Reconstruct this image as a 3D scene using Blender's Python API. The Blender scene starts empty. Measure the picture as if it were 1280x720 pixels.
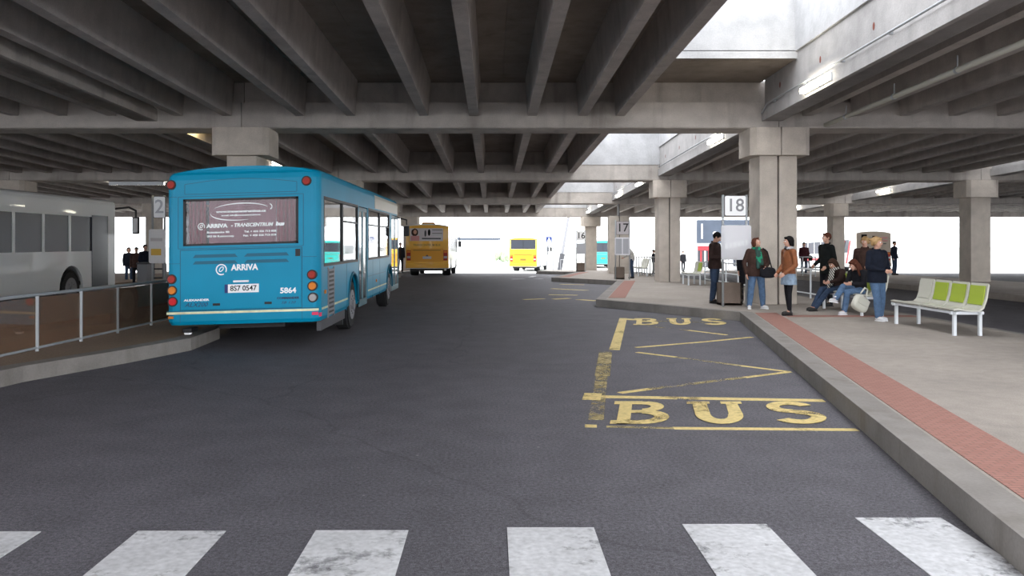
import bpy, bmesh, math, random
from mathutils import Vector, Matrix, Euler
random.seed(7)
PI = math.pi
S = bpy.context.scene
C = S.collection
F = 1034.0; CX = 616.0; CY = 302.0; CH = 1.75     # focal length in px, vanishing point, eye height

def gz(y):
    if y < 18: return 0.0
    y = min(y, 80.0)
    return -0.0003*(y-18)**2
def cz(y): return -0.027*(y-20.4)
def XP(px, y): return (px-CX)*y/F                  # world x of a pixel column at distance y
def YG(py, h=0.0):                                 # distance of a ground pixel row
    y = 20.0
    for _ in range(30): y = F*(CH-h-gz(y))/(py-CY)
    return y

# ------------------------------------------------------------------ materials
M = {}
def mat(name, col, rough=0.7, metal=0.0, spec=0.4, noise=None, bump=None, emit=None, build=None, coat=0.0):
    m = bpy.data.materials.new(name); m.use_nodes = True
    nt = m.node_tree; b = nt.nodes['Principled BSDF']
    b.inputs['Base Color'].default_value = (*col, 1); b.inputs['Roughness'].default_value = rough
    b.inputs['Metallic'].default_value = metal; b.inputs['Specular IOR Level'].default_value = spec
    b.inputs['Coat Weight'].default_value = coat
    tc = nt.nodes.new('ShaderNodeTexCoord')
    if noise:                                       # list of (scale, amount, detail, stretch)
        prev = None
        for i, (sc, am, det, st) in enumerate(noise):
            mp = nt.nodes.new('ShaderNodeMapping'); mp.inputs['Scale'].default_value = st
            nt.links.new(tc.outputs['Object'], mp.inputs['Vector'])
            n = nt.nodes.new('ShaderNodeTexNoise'); n.inputs['Scale'].default_value = sc; n.inputs['Detail'].default_value = det
            nt.links.new(mp.outputs[0], n.inputs['Vector'])
            r = nt.nodes.new('ShaderNodeMapRange'); r.inputs[1].default_value = 0.3; r.inputs[2].default_value = 0.7
            r.inputs[3].default_value = 1-am; r.inputs[4].default_value = 1+am
            nt.links.new(n.outputs[0], r.inputs[0])
            mx = nt.nodes.new('ShaderNodeMix'); mx.data_type = 'RGBA'; mx.blend_type = 'MULTIPLY'; mx.inputs[0].default_value = 1
            if prev is None: mx.inputs[6].default_value = (*col, 1)
            else: nt.links.new(prev, mx.inputs[6])
            nt.links.new(r.outputs[0], mx.inputs[7]); prev = mx.outputs[2]
        nt.links.new(prev, b.inputs['Base Color'])
        m['_col'] = 1
    if bump:
        n = nt.nodes.new('ShaderNodeTexNoise'); n.inputs['Scale'].default_value = bump[0]; n.inputs['Detail'].default_value = 6
        nt.links.new(tc.outputs['Object'], n.inputs['Vector'])
        bp = nt.nodes.new('ShaderNodeBump'); bp.inputs['Strength'].default_value = bump[1]; bp.inputs['Distance'].default_value = 0.02
        nt.links.new(n.outputs[0], bp.inputs['Height']); nt.links.new(bp.outputs[0], b.inputs['Normal'])
    if emit:
        b.inputs['Emission Color'].default_value = (*emit[0], 1); b.inputs['Emission Strength'].default_value = emit[1]
    if build: build(m, nt, b, tc)
    M[name] = m
    return m
U3 = (1, 1, 1)

def mk_concrete(name, col, stain=(0.10, 0.08, 0.06), amt=0.5):
    def bd(m, nt, b, tc):
        src = b.inputs['Base Color'].links[0].from_socket
        mp = nt.nodes.new('ShaderNodeMapping'); mp.inputs['Scale'].default_value = (1.6, 1.6, 0.25)
        nt.links.new(tc.outputs['Object'], mp.inputs['Vector'])
        n = nt.nodes.new('ShaderNodeTexNoise'); n.inputs['Scale'].default_value = 1.7; n.inputs['Detail'].default_value = 8
        nt.links.new(mp.outputs[0], n.inputs['Vector'])
        r = nt.nodes.new('ShaderNodeMapRange'); r.inputs[1].default_value = 0.55; r.inputs[2].default_value = 0.8
        r.inputs[3].default_value = 0; r.inputs[4].default_value = amt
        nt.links.new(n.outputs[0], r.inputs[0])
        mx = nt.nodes.new('ShaderNodeMix'); mx.data_type = 'RGBA'
        nt.links.new(r.outputs[0], mx.inputs[0]); nt.links.new(src, mx.inputs[6]); mx.inputs[7].default_value = (*stain, 1)
        nt.links.new(mx.outputs[2], b.inputs['Base Color'])
    mat(name, col, 0.85, noise=[(0.5, .16, 6, U3), (3, .10, 8, U3), (40, .07, 4, U3)], bump=(12, .35), build=bd, spec=.25)
mk_concrete('concrete', (0.46, 0.42, 0.385))
mk_concrete('concrete_rib', (0.44, 0.405, 0.38), amt=.3)
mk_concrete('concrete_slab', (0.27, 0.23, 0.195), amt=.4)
mk_concrete('concrete_column', (0.54, 0.48, 0.42), amt=.22)
mk_concrete('concrete_skylit', (0.42, 0.405, 0.40), (0.25, 0.24, 0.235), amt=.4)  # same concrete, toned for the sky light from the openings
mk_concrete('concrete_upstand_lit', (0.49, 0.49, 0.50), (0.30, 0.30, 0.31), amt=.35)  # concrete made paler where the upstands catch sky light
mk_concrete('kerb_stone', (0.25, 0.23, 0.215), amt=.5)
mk_concrete('bin_concrete', (0.22, 0.17, 0.14), amt=.5)

def asphalt(m, nt, b, tc):
    src = b.inputs['Base Color'].links[0].from_socket
    # pale grit specks
    v = nt.nodes.new('ShaderNodeTexVoronoi'); v.inputs['Scale'].default_value = 2.2; v.inputs['Randomness'].default_value = 1
    nt.links.new(tc.outputs['Object'], v.inputs['Vector'])
    r = nt.nodes.new('ShaderNodeMapRange'); r.inputs[1].default_value = 0.02; r.inputs[2].default_value = 0.035
    r.inputs[3].default_value = 0.5; r.inputs[4].default_value = 0
    nt.links.new(v.outputs['Distance'], r.inputs[0])
    mx = nt.nodes.new('ShaderNodeMix'); mx.data_type = 'RGBA'
    nt.links.new(r.outputs[0], mx.inputs[0]); nt.links.new(src, mx.inputs[6]); mx.inputs[7].default_value = (.45, .44, .43, 1)
    # dark wandering cracks
    n = nt.nodes.new('ShaderNodeTexNoise'); n.inputs['Scale'].default_value = 1.5; n.inputs['Detail'].default_value = 5
    nt.links.new(tc.outputs['Object'], n.inputs['Vector'])
    ad = nt.nodes.new('ShaderNodeMix'); ad.data_type = 'RGBA'; ad.inputs[0].default_value = .35
    nt.links.new(tc.outputs['Object'], ad.inputs[6]); nt.links.new(n.outputs[1], ad.inputs[7])
    v2 = nt.nodes.new('ShaderNodeTexVoronoi'); v2.feature = 'DISTANCE_TO_EDGE'; v2.inputs['Scale'].default_value = .22
    nt.links.new(ad.outputs[2], v2.inputs['Vector'])
    r2 = nt.nodes.new('ShaderNodeMapRange'); r2.inputs[1].default_value = 0.001; r2.inputs[2].default_value = 0.004
    r2.inputs[3].default_value = 0.25; r2.inputs[4].default_value = 0
    nt.links.new(v2.outputs['Distance'], r2.inputs[0])
    mx2 = nt.nodes.new('ShaderNodeMix'); mx2.data_type = 'RGBA'
    nt.links.new(r2.outputs[0], mx2.inputs[0]); nt.links.new(mx.outputs[2], mx2.inputs[6]); mx2.inputs[7].default_value = (.03, .03, .032, 1)
    nt.links.new(mx2.outputs[2], b.inputs['Base Color'])
mat('asphalt', (0.118, 0.112, 0.128), 0.72, spec=.35, noise=[(0.25, .18, 4, (1, .35, 1)), (2.2, .12, 6, U3), (38, .35, 3, U3), (110, .4, 2, U3)], bump=(120, .5), build=asphalt)
mat('paver', (0.335, 0.295, 0.262), 0.85, noise=[(0.6, .12, 5, U3), (6, .08, 6, U3), (70, .12, 3, U3)], bump=(60, .3))
mat('brown_paver', (0.25, 0.175, 0.125), 0.85, noise=[(0.6, .12, 5, U3), (30, .2, 6, U3)], bump=(60, .3))
def bricks(m, nt, b, tc):
    t = nt.nodes.new('ShaderNodeTexBrick'); t.inputs['Scale'].default_value = 5.0
    t.inputs['Color1'].default_value = (.32, .15, .12, 1); t.inputs['Color2'].default_value = (.37, .18, .145, 1)
    t.inputs['Mortar'].default_value = (.20, .12, .10, 1); t.inputs['Mortar Size'].default_value = .02
    nt.links.new(tc.outputs['Object'], t.inputs['Vector']); nt.links.new(t.outputs[0], b.inputs['Base Color'])
mat('red_brick', (.4, .18, .14), .85, build=bricks)

def worn(col, lo, hi, scale=9):
    def bd(m, nt, b, tc):
        n = nt.nodes.new('ShaderNodeTexNoise'); n.inputs['Scale'].default_value = scale; n.inputs['Detail'].default_value = 10
        n.inputs['Roughness'].default_value = .75
        nt.links.new(tc.outputs['Object'], n.inputs['Vector'])
        n2 = nt.nodes.new('ShaderNodeTexNoise'); n2.inputs['Scale'].default_value = 1.6; n2.inputs['Detail'].default_value = 3
        nt.links.new(tc.outputs['Object'], n2.inputs['Vector'])
        a = nt.nodes.new('ShaderNodeMath'); a.operation = 'MULTIPLY_ADD'; a.inputs[1].default_value = .8
        nt.links.new(n2.outputs[0], a.inputs[0]); nt.links.new(n.outputs[0], a.inputs[2])
        r = nt.nodes.new('ShaderNodeMapRange'); r.inputs[1].default_value = lo; r.inputs[2].default_value = hi
        nt.links.new(a.outputs[0], r.inputs[0])
        tr = nt.nodes.new('ShaderNodeBsdfTransparent'); ms = nt.nodes.new('ShaderNodeMixShader')
        out = nt.nodes['Material Output']
        nt.links.new(r.outputs[0], ms.inputs[0]); nt.links.new(tr.outputs[0], ms.inputs[1]); nt.links.new(b.outputs[0], ms.inputs[2])
        nt.links.new(ms.outputs[0], out.inputs[0])
    return bd
mat('white_paint', (.60, .60, .62), .7, noise=[(25, .16, 6, U3), (3, .1, 4, U3)], build=worn(None, .62, .84))
mat('yellow_paint', (.72, .56, .23), .7, noise=[(25, .15, 6, U3)], build=worn(None, .66, .86))
mat('faded_paint', (.50, .40, .19), .7, noise=[(25, .15, 6, U3)], build=worn(None, .82, 1.08))

def glassy(tint, gl=.18, rough=.03, gcol=(1, 1, 1), diffuse=0.0, dcol=(.5, .5, .5)):
    def bd(m, nt, b, tc):
        out = nt.nodes['Material Output']
        tr = nt.nodes.new('ShaderNodeBsdfTransparent'); tr.inputs[0].default_value = (*tint, 1)
        g = nt.nodes.new('ShaderNodeBsdfGlossy'); g.inputs['Roughness'].default_value = rough; g.inputs[0].default_value = (*gcol, 1)
        fr = nt.nodes.new('ShaderNodeFresnel'); fr.inputs[0].default_value = 1.5
        a = nt.nodes.new('ShaderNodeMath'); a.operation = 'ADD'; a.inputs[1].default_value = gl; a.use_clamp = True
        nt.links.new(fr.outputs[0], a.inputs[0])
        ms = nt.nodes.new('ShaderNodeMixShader'); nt.links.new(a.outputs[0], ms.inputs[0])
        nt.links.new(tr.outputs[0], ms.inputs[1]); nt.links.new(g.outputs[0], ms.inputs[2])
        last = ms.outputs[0]
        if diffuse:
            d = nt.nodes.new('ShaderNodeBsdfDiffuse'); d.inputs[0].default_value = (*dcol, 1)
            m2 = nt.nodes.new('ShaderNodeMixShader'); m2.inputs[0].default_value = diffuse
            nt.links.new(last, m2.inputs[1]); nt.links.new(d.outputs[0], m2.inputs[2]); last = m2.outputs[0]
        nt.links.new(last, out.inputs[0])
    return bd
mat('window_glass', (.5, .5, .5), build=glassy((.72, .76, .78), .12))
mat('rear_glass', (.5, .5, .5), build=glassy((.93, .88, .9), -.015, rough=.2, diffuse=.0))
mat('dark_glass', (.05, .055, .07), .2, spec=.3)
mat('brown_glass', (.5, .5, .5), build=glassy((.75, .62, .52), .06, diffuse=.35, dcol=(.30, .20, .14)))

mat('teal', (.0, .265, .45), .42, spec=.2, coat=.04, noise=[(1.2, .05, 4, U3)])
mat('door_grey', (.10, .22, .27), .4)
mat('teal_dark', (.003, .12, .20), .5)
mat('cove_sky_sheen', (.62, .58, .50), .4)  # cream stands for bright sky reflected in the teal cove
mat('yellow', (.80, .42, .03), .35, noise=[(1, .05, 3, U3)], coat=.3)
mat('yellow_deep', (.72, .33, .02), .45)
mat('coach_white', (.78, .79, .8), .35, coat=.3)
mat('black', (.012, .012, .014), .5)
mat('rubber', (.02, .02, .022), .85, bump=(60, .3))
mat('dark_grey', (.07, .07, .08), .6)
mat('mid_grey', (.25, .25, .27), .6)
mat('steel', (.55, .56, .58), .35, metal=.8)
mat('galv', (.42, .44, .46), .5, metal=.3)
mat('white', (.92, .92, .93), .5)
mat('white_frame', (.70, .73, .76), .45)
mat('decal_white', (.93, .94, .96), .6)
mat('decal_navy', (.02, .04, .10), .5)
mat('decal_olive', (.20, .14, .03), .5)
mat('red_lens', (.36, .035, .025), .5, spec=.2)
mat('red_bright', (.65, .02, .03), .5, spec=.2)
mat('orange_lens', (.70, .22, .03), .5, spec=.2)
mat('clear_lens', (.40, .38, .38), .2, coat=.6)
mat('reflector_red', (.75, .03, .12), .3)
mat('reflect_strip', (.72, .76, .50), .3, noise=[(6, .2, 3, U3)])
def curtain_mat(m, nt, b, tc):
    w = nt.nodes.new('ShaderNodeTexWave'); w.inputs['Scale'].default_value = 5; w.inputs['Distortion'].default_value = 1.2
    nt.links.new(tc.outputs['Object'], w.inputs['Vector'])
    cr = nt.nodes.new('ShaderNodeValToRGB'); cr.color_ramp.elements[0].color = (.10, .014, .03, 1); cr.color_ramp.elements[1].color = (.24, .035, .07, 1)
    nt.links.new(w.outputs[0], cr.inputs[0]); nt.links.new(cr.outputs[0], b.inputs['Base Color'])
mat('curtain', (.2, .05, .08), .9, build=curtain_mat)
mat('curtain_reflection', (.27, .13, .17), .9, noise=[(3, .25, 3, (1, 1, .3))])  # curtain colour with the pane's ceiling reflection mixed in
mat('lamp_tube', (1, 1, 1), .5, emit=((1, .93, .74), 26))
mat('lamp_warm', (1, 1, 1), .5, emit=((1, .82, .42), 45))
mat('lamp_white', (1, 1, 1), .5, emit=((1, .97, .9), 26))
mat('lime', (.36, .46, .05), .5)
mat('shell_cream', (.58, .57, .50), .5)
def translucent(m, nt, b, tc):
    t = nt.nodes.new('ShaderNodeBsdfTranslucent'); t.inputs[0].default_value = (.93, .93, .96, 1)
    ms = nt.nodes.new('ShaderNodeMixShader'); ms.inputs[0].default_value = .6
    nt.links.new(b.outputs[0], ms.inputs[1]); nt.links.new(t.outputs[0], ms.inputs[2]); nt.links.new(ms.outputs[0], nt.nodes['Material Output'].inputs[0])
mat('panel_white', (.93, .93, .96), .4, build=translucent)
mat('rust', (.20, .06, .04), .8)
mat('print_grey', (.50, .51, .55), .7)
mat('print_orange', (.72, .45, .08), .7)
mat('slate', (.055, .07, .10), .5, noise=[(1, .1, 3, U3)])
mat('shop_red', (.45, .03, .04), .5)
mat('shop_dark', (.05, .05, .06), .3)
mat('render_wall', (.75, .75, .76), .8)
mat('aqua', (.03, .55, .50), .4)
mat('blue_sign', (.01, .03, .16), .5)
mat('overexposed_ground', (.62, .62, .58), .9, noise=[(.2, .06, 5, U3)])  # pale tone stands for blown-out daylight beyond the canopy
mat('grass', (.20, .30, .10), .95, noise=[(.2, .3, 5, U3)])
mat('foliage', (.30, .38, .24), .95, noise=[(2, .4, 5, U3)])  # greens lightened so the bushes look washed out by glare
mat('beige_bus', (.50, .42, .33), .5)
mat('poster_pink', (.62, .28, .28), .6)
mat('poster_pale', (.62, .58, .60), .6)
# people
def cloth(n, c, r=.9): mat(n, c, r, noise=[(14, .22, 5, U3), (120, .1, 2, U3)], bump=(35, .5), spec=.2)
cloth('cloth_black', (.014, .014, .018)); cloth('cloth_brown', (.055, .030, .024)); cloth('cloth_darkbrown', (.035, .020, .018))
cloth('leather_tan', (.24, .085, .035), .5); cloth('denim', (.10, .17, .29)); cloth('denim_dark', (.035, .055, .10))
cloth('denim_light', (.26, .34, .44)); cloth('cloth_navy', (.009, .012, .022)); cloth('suit', (.009, .011, .011))
cloth('cloth_grey', (.42, .40, .40)); cloth('cloth_maroon', (.06, .016, .022)); cloth('cloth_red', (.35, .03, .03)); cloth('cloth_pale', (.55, .53, .50))
mat('skin', (.60, .34, .25), .6, spec=.3); mat('lips', (.42, .12, .10), .5)
mat('hair_dark', (.008, .007, .007), .8, spec=.15); mat('hair_brown', (.045, .022, .014), .75, spec=.2); mat('hair_auburn', (.10, .032, .018), .75, spec=.2)
mat('hair_blond', (.42, .26, .11), .5); mat('shoe_white', (.75, .75, .77), .6); mat('shoe_black', (.015, .014, .014), .45)
def scarf_m(c1, c2, sc):
    def bd(m, nt, b, tc):
        n = nt.nodes.new('ShaderNodeTexVoronoi'); n.inputs['Scale'].default_value = sc
        nt.links.new(tc.outputs['Object'], n.inputs['Vector'])
        cr = nt.nodes.new('ShaderNodeValToRGB'); cr.color_ramp.interpolation = 'CONSTANT'
        cr.color_ramp.elements[0].color = (*c1, 1); cr.color_ramp.elements[1].color = (*c2, 1); cr.color_ramp.elements[1].position = .5
        nt.links.new(n.outputs['Color'], cr.inputs[0]); nt.links.new(cr.outputs[0], b.inputs['Base Color'])
    return bd
mat('scarf_green', (0, .3, .15), .8, build=scarf_m((.01, .25, .13), (.02, .06, .05), 14))
mat('scarf_grey', (.3, .3, .3), .8, build=scarf_m((.45, .45, .47), (.07, .07, .08), 18))
def stripes(m, nt, b, tc):
    w = nt.nodes.new('ShaderNodeTexWave'); w.inputs['Scale'].default_value = 9; w.bands_direction = 'DIAGONAL'
    nt.links.new(tc.outputs['Object'], w.inputs['Vector'])
    cr = nt.nodes.new('ShaderNodeValToRGB'); cr.color_ramp.interpolation = 'CONSTANT'
    cr.color_ramp.elements[0].color = (.02, .02, .02, 1); cr.color_ramp.elements[1].color = (.6, .58, .55, 1); cr.color_ramp.elements[1].position = .5
    nt.links.new(w.outputs[0], cr.inputs[0]); nt.links.new(cr.outputs[0], b.inputs['Base Color'])
mat('scarf_stripe', (.5, .5, .5), .8, build=stripes)

# ------------------------------------------------------------------ helpers
def tag(o, label=None, cat=None, group=None, kind=None):
    if label: o['label'] = label
    if cat: o['category'] = cat
    if group: o['group'] = group
    if kind: o['kind'] = kind
    return o
def empty(name, loc=(0, 0, 0), rz=0):
    o = bpy.data.objects.new(name, None); C.objects.link(o); o.location = loc; o.rotation_euler = (0, 0, rz); o.empty_display_size = .2
    return o
class MB:
    def __init__(s): s.b = bmesh.new()
    def box(s, c, d, rot=None, bev=0):
        r = bmesh.ops.create_cube(s.b, size=1)
        vs = r['verts']
        m = Matrix.Translation(c) @ (rot.to_4x4() if rot is not None else Matrix()) @ Matrix.Diagonal((d[0], d[1], d[2], 1))
        bmesh.ops.transform(s.b, matrix=m, verts=vs)
        if bev:
            es = list({e for v in vs for e in v.link_edges})
            bmesh.ops.bevel(s.b, geom=es, offset=bev, segments=2, affect='EDGES', profile=.6)
        return s
    def bb(s, x0, x1, y0, y1, z0, z1, bev=0):
        return s.box(((x0+x1)/2, (y0+y1)/2, (z0+z1)/2), (abs(x1-x0), abs(y1-y0), abs(z1-z0)), bev=bev)
    def tube(s, p0, p1, r0, r1=None, n=14, caps=True):
        p0 = Vector(p0); p1 = Vector(p1); r1 = r0 if r1 is None else r1; d = p1-p0
        q = d.to_track_quat('Z', 'Y').to_matrix().to_4x4()
        bmesh.ops.create_cone(s.b, cap_ends=caps, segments=n, radius1=r0, radius2=r1, depth=d.length, matrix=Matrix.Translation((p0+p1)/2) @ q)
        return s
    def ell(s, c, r, sub=2, rot=None):
        if not hasattr(r, '__len__'): r = (r, r, r)
        m = Matrix.Translation(c) @ (rot.to_4x4() if rot is not None else Matrix()) @ Matrix.Diagonal((*r, 1))
        bmesh.ops.create_icosphere(s.b, subdivisions=sub, radius=1, matrix=m)
        return s
    def cap(s, p0, p1, r0, r1=None, n=12):
        r1 = r0 if r1 is None else r1
        if (Vector(p0)-Vector(p1)).length > 1e-4: s.tube(p0, p1, r0, r1, n)
        s.ell(p0, r0, 2); s.ell(p1, r1, 2); return s
    def path(s, pts, r, n=10):
        for a, b_ in zip(pts, pts[1:]): s.tube(a, b_, r, n=n)
        for p in pts[1:-1]: s.ell(p, r, 1)
        return s
    def loft(s, rings, caps=True):                  # rings: equal-length lists of points
        R = [[s.b.verts.new(p) for p in r] for r in rings]; n = len(R[0])
        for a, b_ in zip(R, R[1:]):
            for i in range(n): s.b.faces.new((a[i], a[(i+1) % n], b_[(i+1) % n], b_[i]))
        if caps: s.b.faces.new(list(reversed(R[0]))); s.b.faces.new(R[-1])
        return s
    def prism(s, pts, z0, z1):                      # polygon in XY, extruded in Z
        return s.loft([[(x, y, z0) for x, y in pts], [(x, y, z1) for x, y in pts]])
    def prismy(s, pts, y0, y1):                     # polygon in XZ, extruded in Y
        return s.loft([[(x, y0, z) for x, z in pts], [(x, y1, z) for x, z in pts]])
    def shear(s, f):
        for v in s.b.verts: v.co = Vector(f(v.co))
        return s
    def build(s, name, m, parent=None, smooth=False, loc=None, label=None):
        bmesh.ops.recalc_face_normals(s.b, faces=s.b.faces)
        me = bpy.data.meshes.new(name); s.b.to_mesh(me); s.b.free()
        me.materials.append(M[m])
        if smooth:
            me.shade_smooth()
        o = bpy.data.objects.new(name, me); C.objects.link(o)
        if parent: o.parent = parent
        if loc: o.location = loc
        if label: o['label'] = label
        return o
def bake(o, mods):
    for kind, kw in mods:
        md = o.modifiers.new(kind, kind)
        for k, v in kw.items(): setattr(md, k, v)
    dg = bpy.context.evaluated_depsgraph_get(); dg.update()
    me = bpy.data.meshes.new_from_object(o.evaluated_get(dg))
    old = o.data; o.modifiers.clear(); o.data = me; me.name = o.name
    bpy.data.meshes.remove(old)
    return o
def txt(s, size, x, y, z, m, parent, name='lettering', face='front', sx=1.0, off=0.0, shear=0.0, ext=.002, align='CENTER', fn=None, label=None, rz=0):
    cu = bpy.data.curves.new('t', 'FONT'); cu.body = s; cu.size = size; cu.extrude = ext; cu.align_x = align; cu.align_y = 'CENTER'
    cu.offset = off; cu.shear = shear; cu.resolution_u = 3
    t = bpy.data.objects.new('t', cu); C.objects.link(t)
    dg = bpy.context.evaluated_depsgraph_get(); dg.update()
    me = bpy.data.meshes.new_from_object(t.evaluated_get(dg)); bpy.data.objects.remove(t); bpy.data.curves.remove(cu)
    sc = Matrix.Diagonal((sx, 1, 1, 1))
    rot = {'front': Matrix.Rotation(PI/2, 4, 'X'), 'ground': Matrix(), 'right': Matrix.Rotation(PI/2, 4, 'Z') @ Matrix.Rotation(PI/2, 4, 'X')}[face]
    me.transform(Matrix.Translation((x, y, z)) @ Matrix.Rotation(rz, 4, 'Z') @ rot @ sc)
    if fn:
        for v in me.vertices: v.co = Vector(fn(v.co))
    me.materials.clear(); me.materials.append(M[m]); me.name = name
    o = bpy.data.objects.new(name, me); C.objects.link(o)
    if parent: o.parent = parent
    if label: o['label'] = label
    return o
def copy_tree(o, parent=None):
    c = o.copy(); C.objects.link(c); c.parent = parent
    for ch in list(o.children): copy_tree(ch, c)
    return c
def structure(o): o['kind'] = 'structure'; return o
def frange(a, b, st):
    n = max(1, int(math.ceil((b-a)/st - 1e-6)))
    return [a+(b-a)*i/n for i in range(n+1)]

# ------------------------------------------------------------------ ground
def lerp(pts, y):
    if y <= pts[0][1]: return pts[0][0]
    for (x0, y0), (x1, y1) in zip(pts, pts[1:]):
        if y <= y1: return x0+(x1-x0)*(y-y0)/(y1-y0)
    return pts[-1][0]
def strip(name, ys, fl, fr, h, m, depth=.3, parent=None):
    b = MB()
    rings = []
    for y in ys:
        a, c, g = fl(y), fr(y), gz(y)
        rings.append([(a, y, g-depth), (c, y, g-depth), (c, y, g+h), (a, y, g+h)])
    b.loft(rings)
    return b.build(name, m, parent)
def ysamp(pts, a, b, st=.8):
    s = set(round(v, 4) for v in frange(a, b, st)) | {round(p[1], 4) for p in pts if a < p[1] < b}
    return sorted(s)
structure(strip('outer_forecourt', frange(60, 92, 2.0), lambda y: -70, lambda y: 70, 0, 'overexposed_ground', .3))  # ground past the canopy shadow, paled to read as overexposed
structure(strip('road', frange(-12, 60, 1.0), lambda y: -70, lambda y: 70, 0, 'asphalt', .3))
structure(strip('far_ground', frange(92, 400, 60), lambda y: -260, lambda y: 260, -.02, 'overexposed_ground', .3))
structure(MB().bb(-200, 200, -60, -12, -.3, -.005).build('road_behind_terminal', 'asphalt'))

KR = [(4.1, -10.7), (5.44, .3), (2.75, 4.2), (5.44, 18.2), (2.78, 22.3), (5.2, 34.6), (2.75, 38.8), (5.2, 51.1), (2.9, 55.3), (4.4, 62)]
XRB = 8.95
fk = lambda y: lerp(KR, y)
tag(structure(strip('platform_kerb', ysamp(KR, -8, 62, .4), fk, lambda y: fk(y)+.27, .2, 'kerb_stone')))
structure(strip('platform_paving', ysamp(KR, -8, 62, .4), lambda y: fk(y)+.27, lambda y: XRB-.15, .198, 'paver'))
structure(strip('platform_back_kerb', frange(-8, 62, 2), lambda y: XRB-.15, lambda y: XRB, .2, 'kerb_stone'))
for a, b_ in ((4.8, 18.0), (22.9, 34.4), (39.4, 50.9)):
    structure(strip('red_brick_strip', ysamp(KR, a, b_, 1), lambda y: fk(y)+.30, lambda y: fk(y)+.77, .203, 'red_brick', .02))
structure(strip('red_brick_strip', [17.0, 17.4], lambda y: fk(y)+.86, lambda y: XRB-.16, .203, 'red_brick', .02))
KL = [(-6.1, -8), (-6.1, 8.6), (-5.85, 10.3), (-5.27, 11.9), (-4.85, 13.3), (-4.92, 14.9), (-5.55, 15.7), (-5.55, 27.5), (-5.0, 29), (-5.6, 31), (-5.55, 44), (-5.1, 46), (-5.45, 47.5), (-5.45, 62)]
fkl = lambda y: lerp(KL, y)
structure(strip('left_platform_kerb', ysamp(KL, -8, 62, .5), lambda y: fkl(y)-.28, fkl, .2, 'kerb_stone'))
structure(strip('left_platform_paving', ysamp(KL, -8, 62, .5), lambda y: -7.6, lambda y: fkl(y)-.28, .198, 'brown_paver'))
structure(strip('outer_left_platform', frange(-8, 62, 2), lambda y: -21, lambda y: -14.6, .2, 'brown_paver'))
structure(strip('outer_right_platform', frange(-8, 62, 2), lambda y: 15.4, lambda y: 21.2, .2, 'paver'))

# crossing stripes
STR = [(-3.26, -2.72, 4.98), (-2.14, -1.61, 4.99), (-1.07, -.51, 5.0), (.087, .617, 5.05), (1.17, 1.69, 5.11), (2.29, 2.83, 5.23)]
words = ['outermost left, cut by the left edge', 'leftmost clearly seen, crossed by a dark diagonal scuff', 'left of centre ahead of the teal bus', 'in the centre of the road',
         'right of centre, below the lettered bay', 'rightmost, nearest the kerb']
for (a, c, y1), w in zip(STR, words):
    b = MB(); b.prism([(a, 1.2), (c, 1.2), (c, y1), (a, y1+.0)], .001, .006)
    tag(b.build('crossing_stripe', 'white_paint'), 'worn white zebra crossing stripe, '+w, 'road marking', 'zebra crossing stripes')

# yellow bus bay markings (polygons between ground points)
def gp(px, py): y = YG(py); return Vector((XP(px, y), y))
_nz = [0]
def NZ():
    _nz[0] = (_nz[0]+1) % 12; return _nz[0]*.0003
def line(parent, a, b_, w, m='yellow_paint', name='painted_line'):
    d = (b_-a).normalized(); n = Vector((-d.y, d.x))*w/2
    mb = MB(); mb.prism([tuple(a-n), tuple(b_-n), tuple(b_+n), tuple(a+n)], gz((a.y+b_.y)/2)+.001, gz((a.y+b_.y)/2)+.003+NZ())
    return mb.build(name, m, parent)
bay = empty('bus_bay_marking', (0, 0, 0)); tag(bay, 'yellow box with zigzag lines painted on the road at stop 18', 'road marking')
line(bay, gp(842, 535.5), gp(1072, 537.5), .10); line(bay, gp(758, 533.5), gp(842, 535.5), .07, 'faded_paint'); line(bay, gp(731, 532.6), gp(746, 533), .11)
line(bay, gp(738, 495.8), gp(1030, 501), .14)
line(bay, gp(745, 525), gp(752, 470), .15, 'faded_paint'); line(bay, gp(739, 500), gp(741.5, 492), .2)
line(bay, gp(753, 470), gp(757, 440), .2, 'faded_paint'); line(bay, gp(768, 437.5), gp(779, 398), .17)
line(bay, gp(779, 399), gp(800, 400), .28)
for a, b_, m in (((775, 491.5), (812, 486.5), 'yellow_paint'), ((812, 486.5), (930, 472), 'faded_paint'), ((930, 472), (987, 465), 'yellow_paint'),
                 ((987, 465), (928, 457.5), 'yellow_paint'), ((928, 457.5), (845, 446.5), 'faded_paint'), ((845, 446.5), (796, 440.5), 'yellow_paint'),
                 ((795, 434.5), (885, 427), 'yellow_paint'), ((885, 427), (940, 421.5), 'yellow_paint'), ((908, 418.5), (812, 408), 'faded_paint'), ((908, 418.8), (860, 413), 'yellow_paint')):
    line(bay, gp(*a), gp(*b_), .09, m)
line(bay, gp(795, 400.5), gp(912, 404.5), .10, 'faded_paint')
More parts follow.
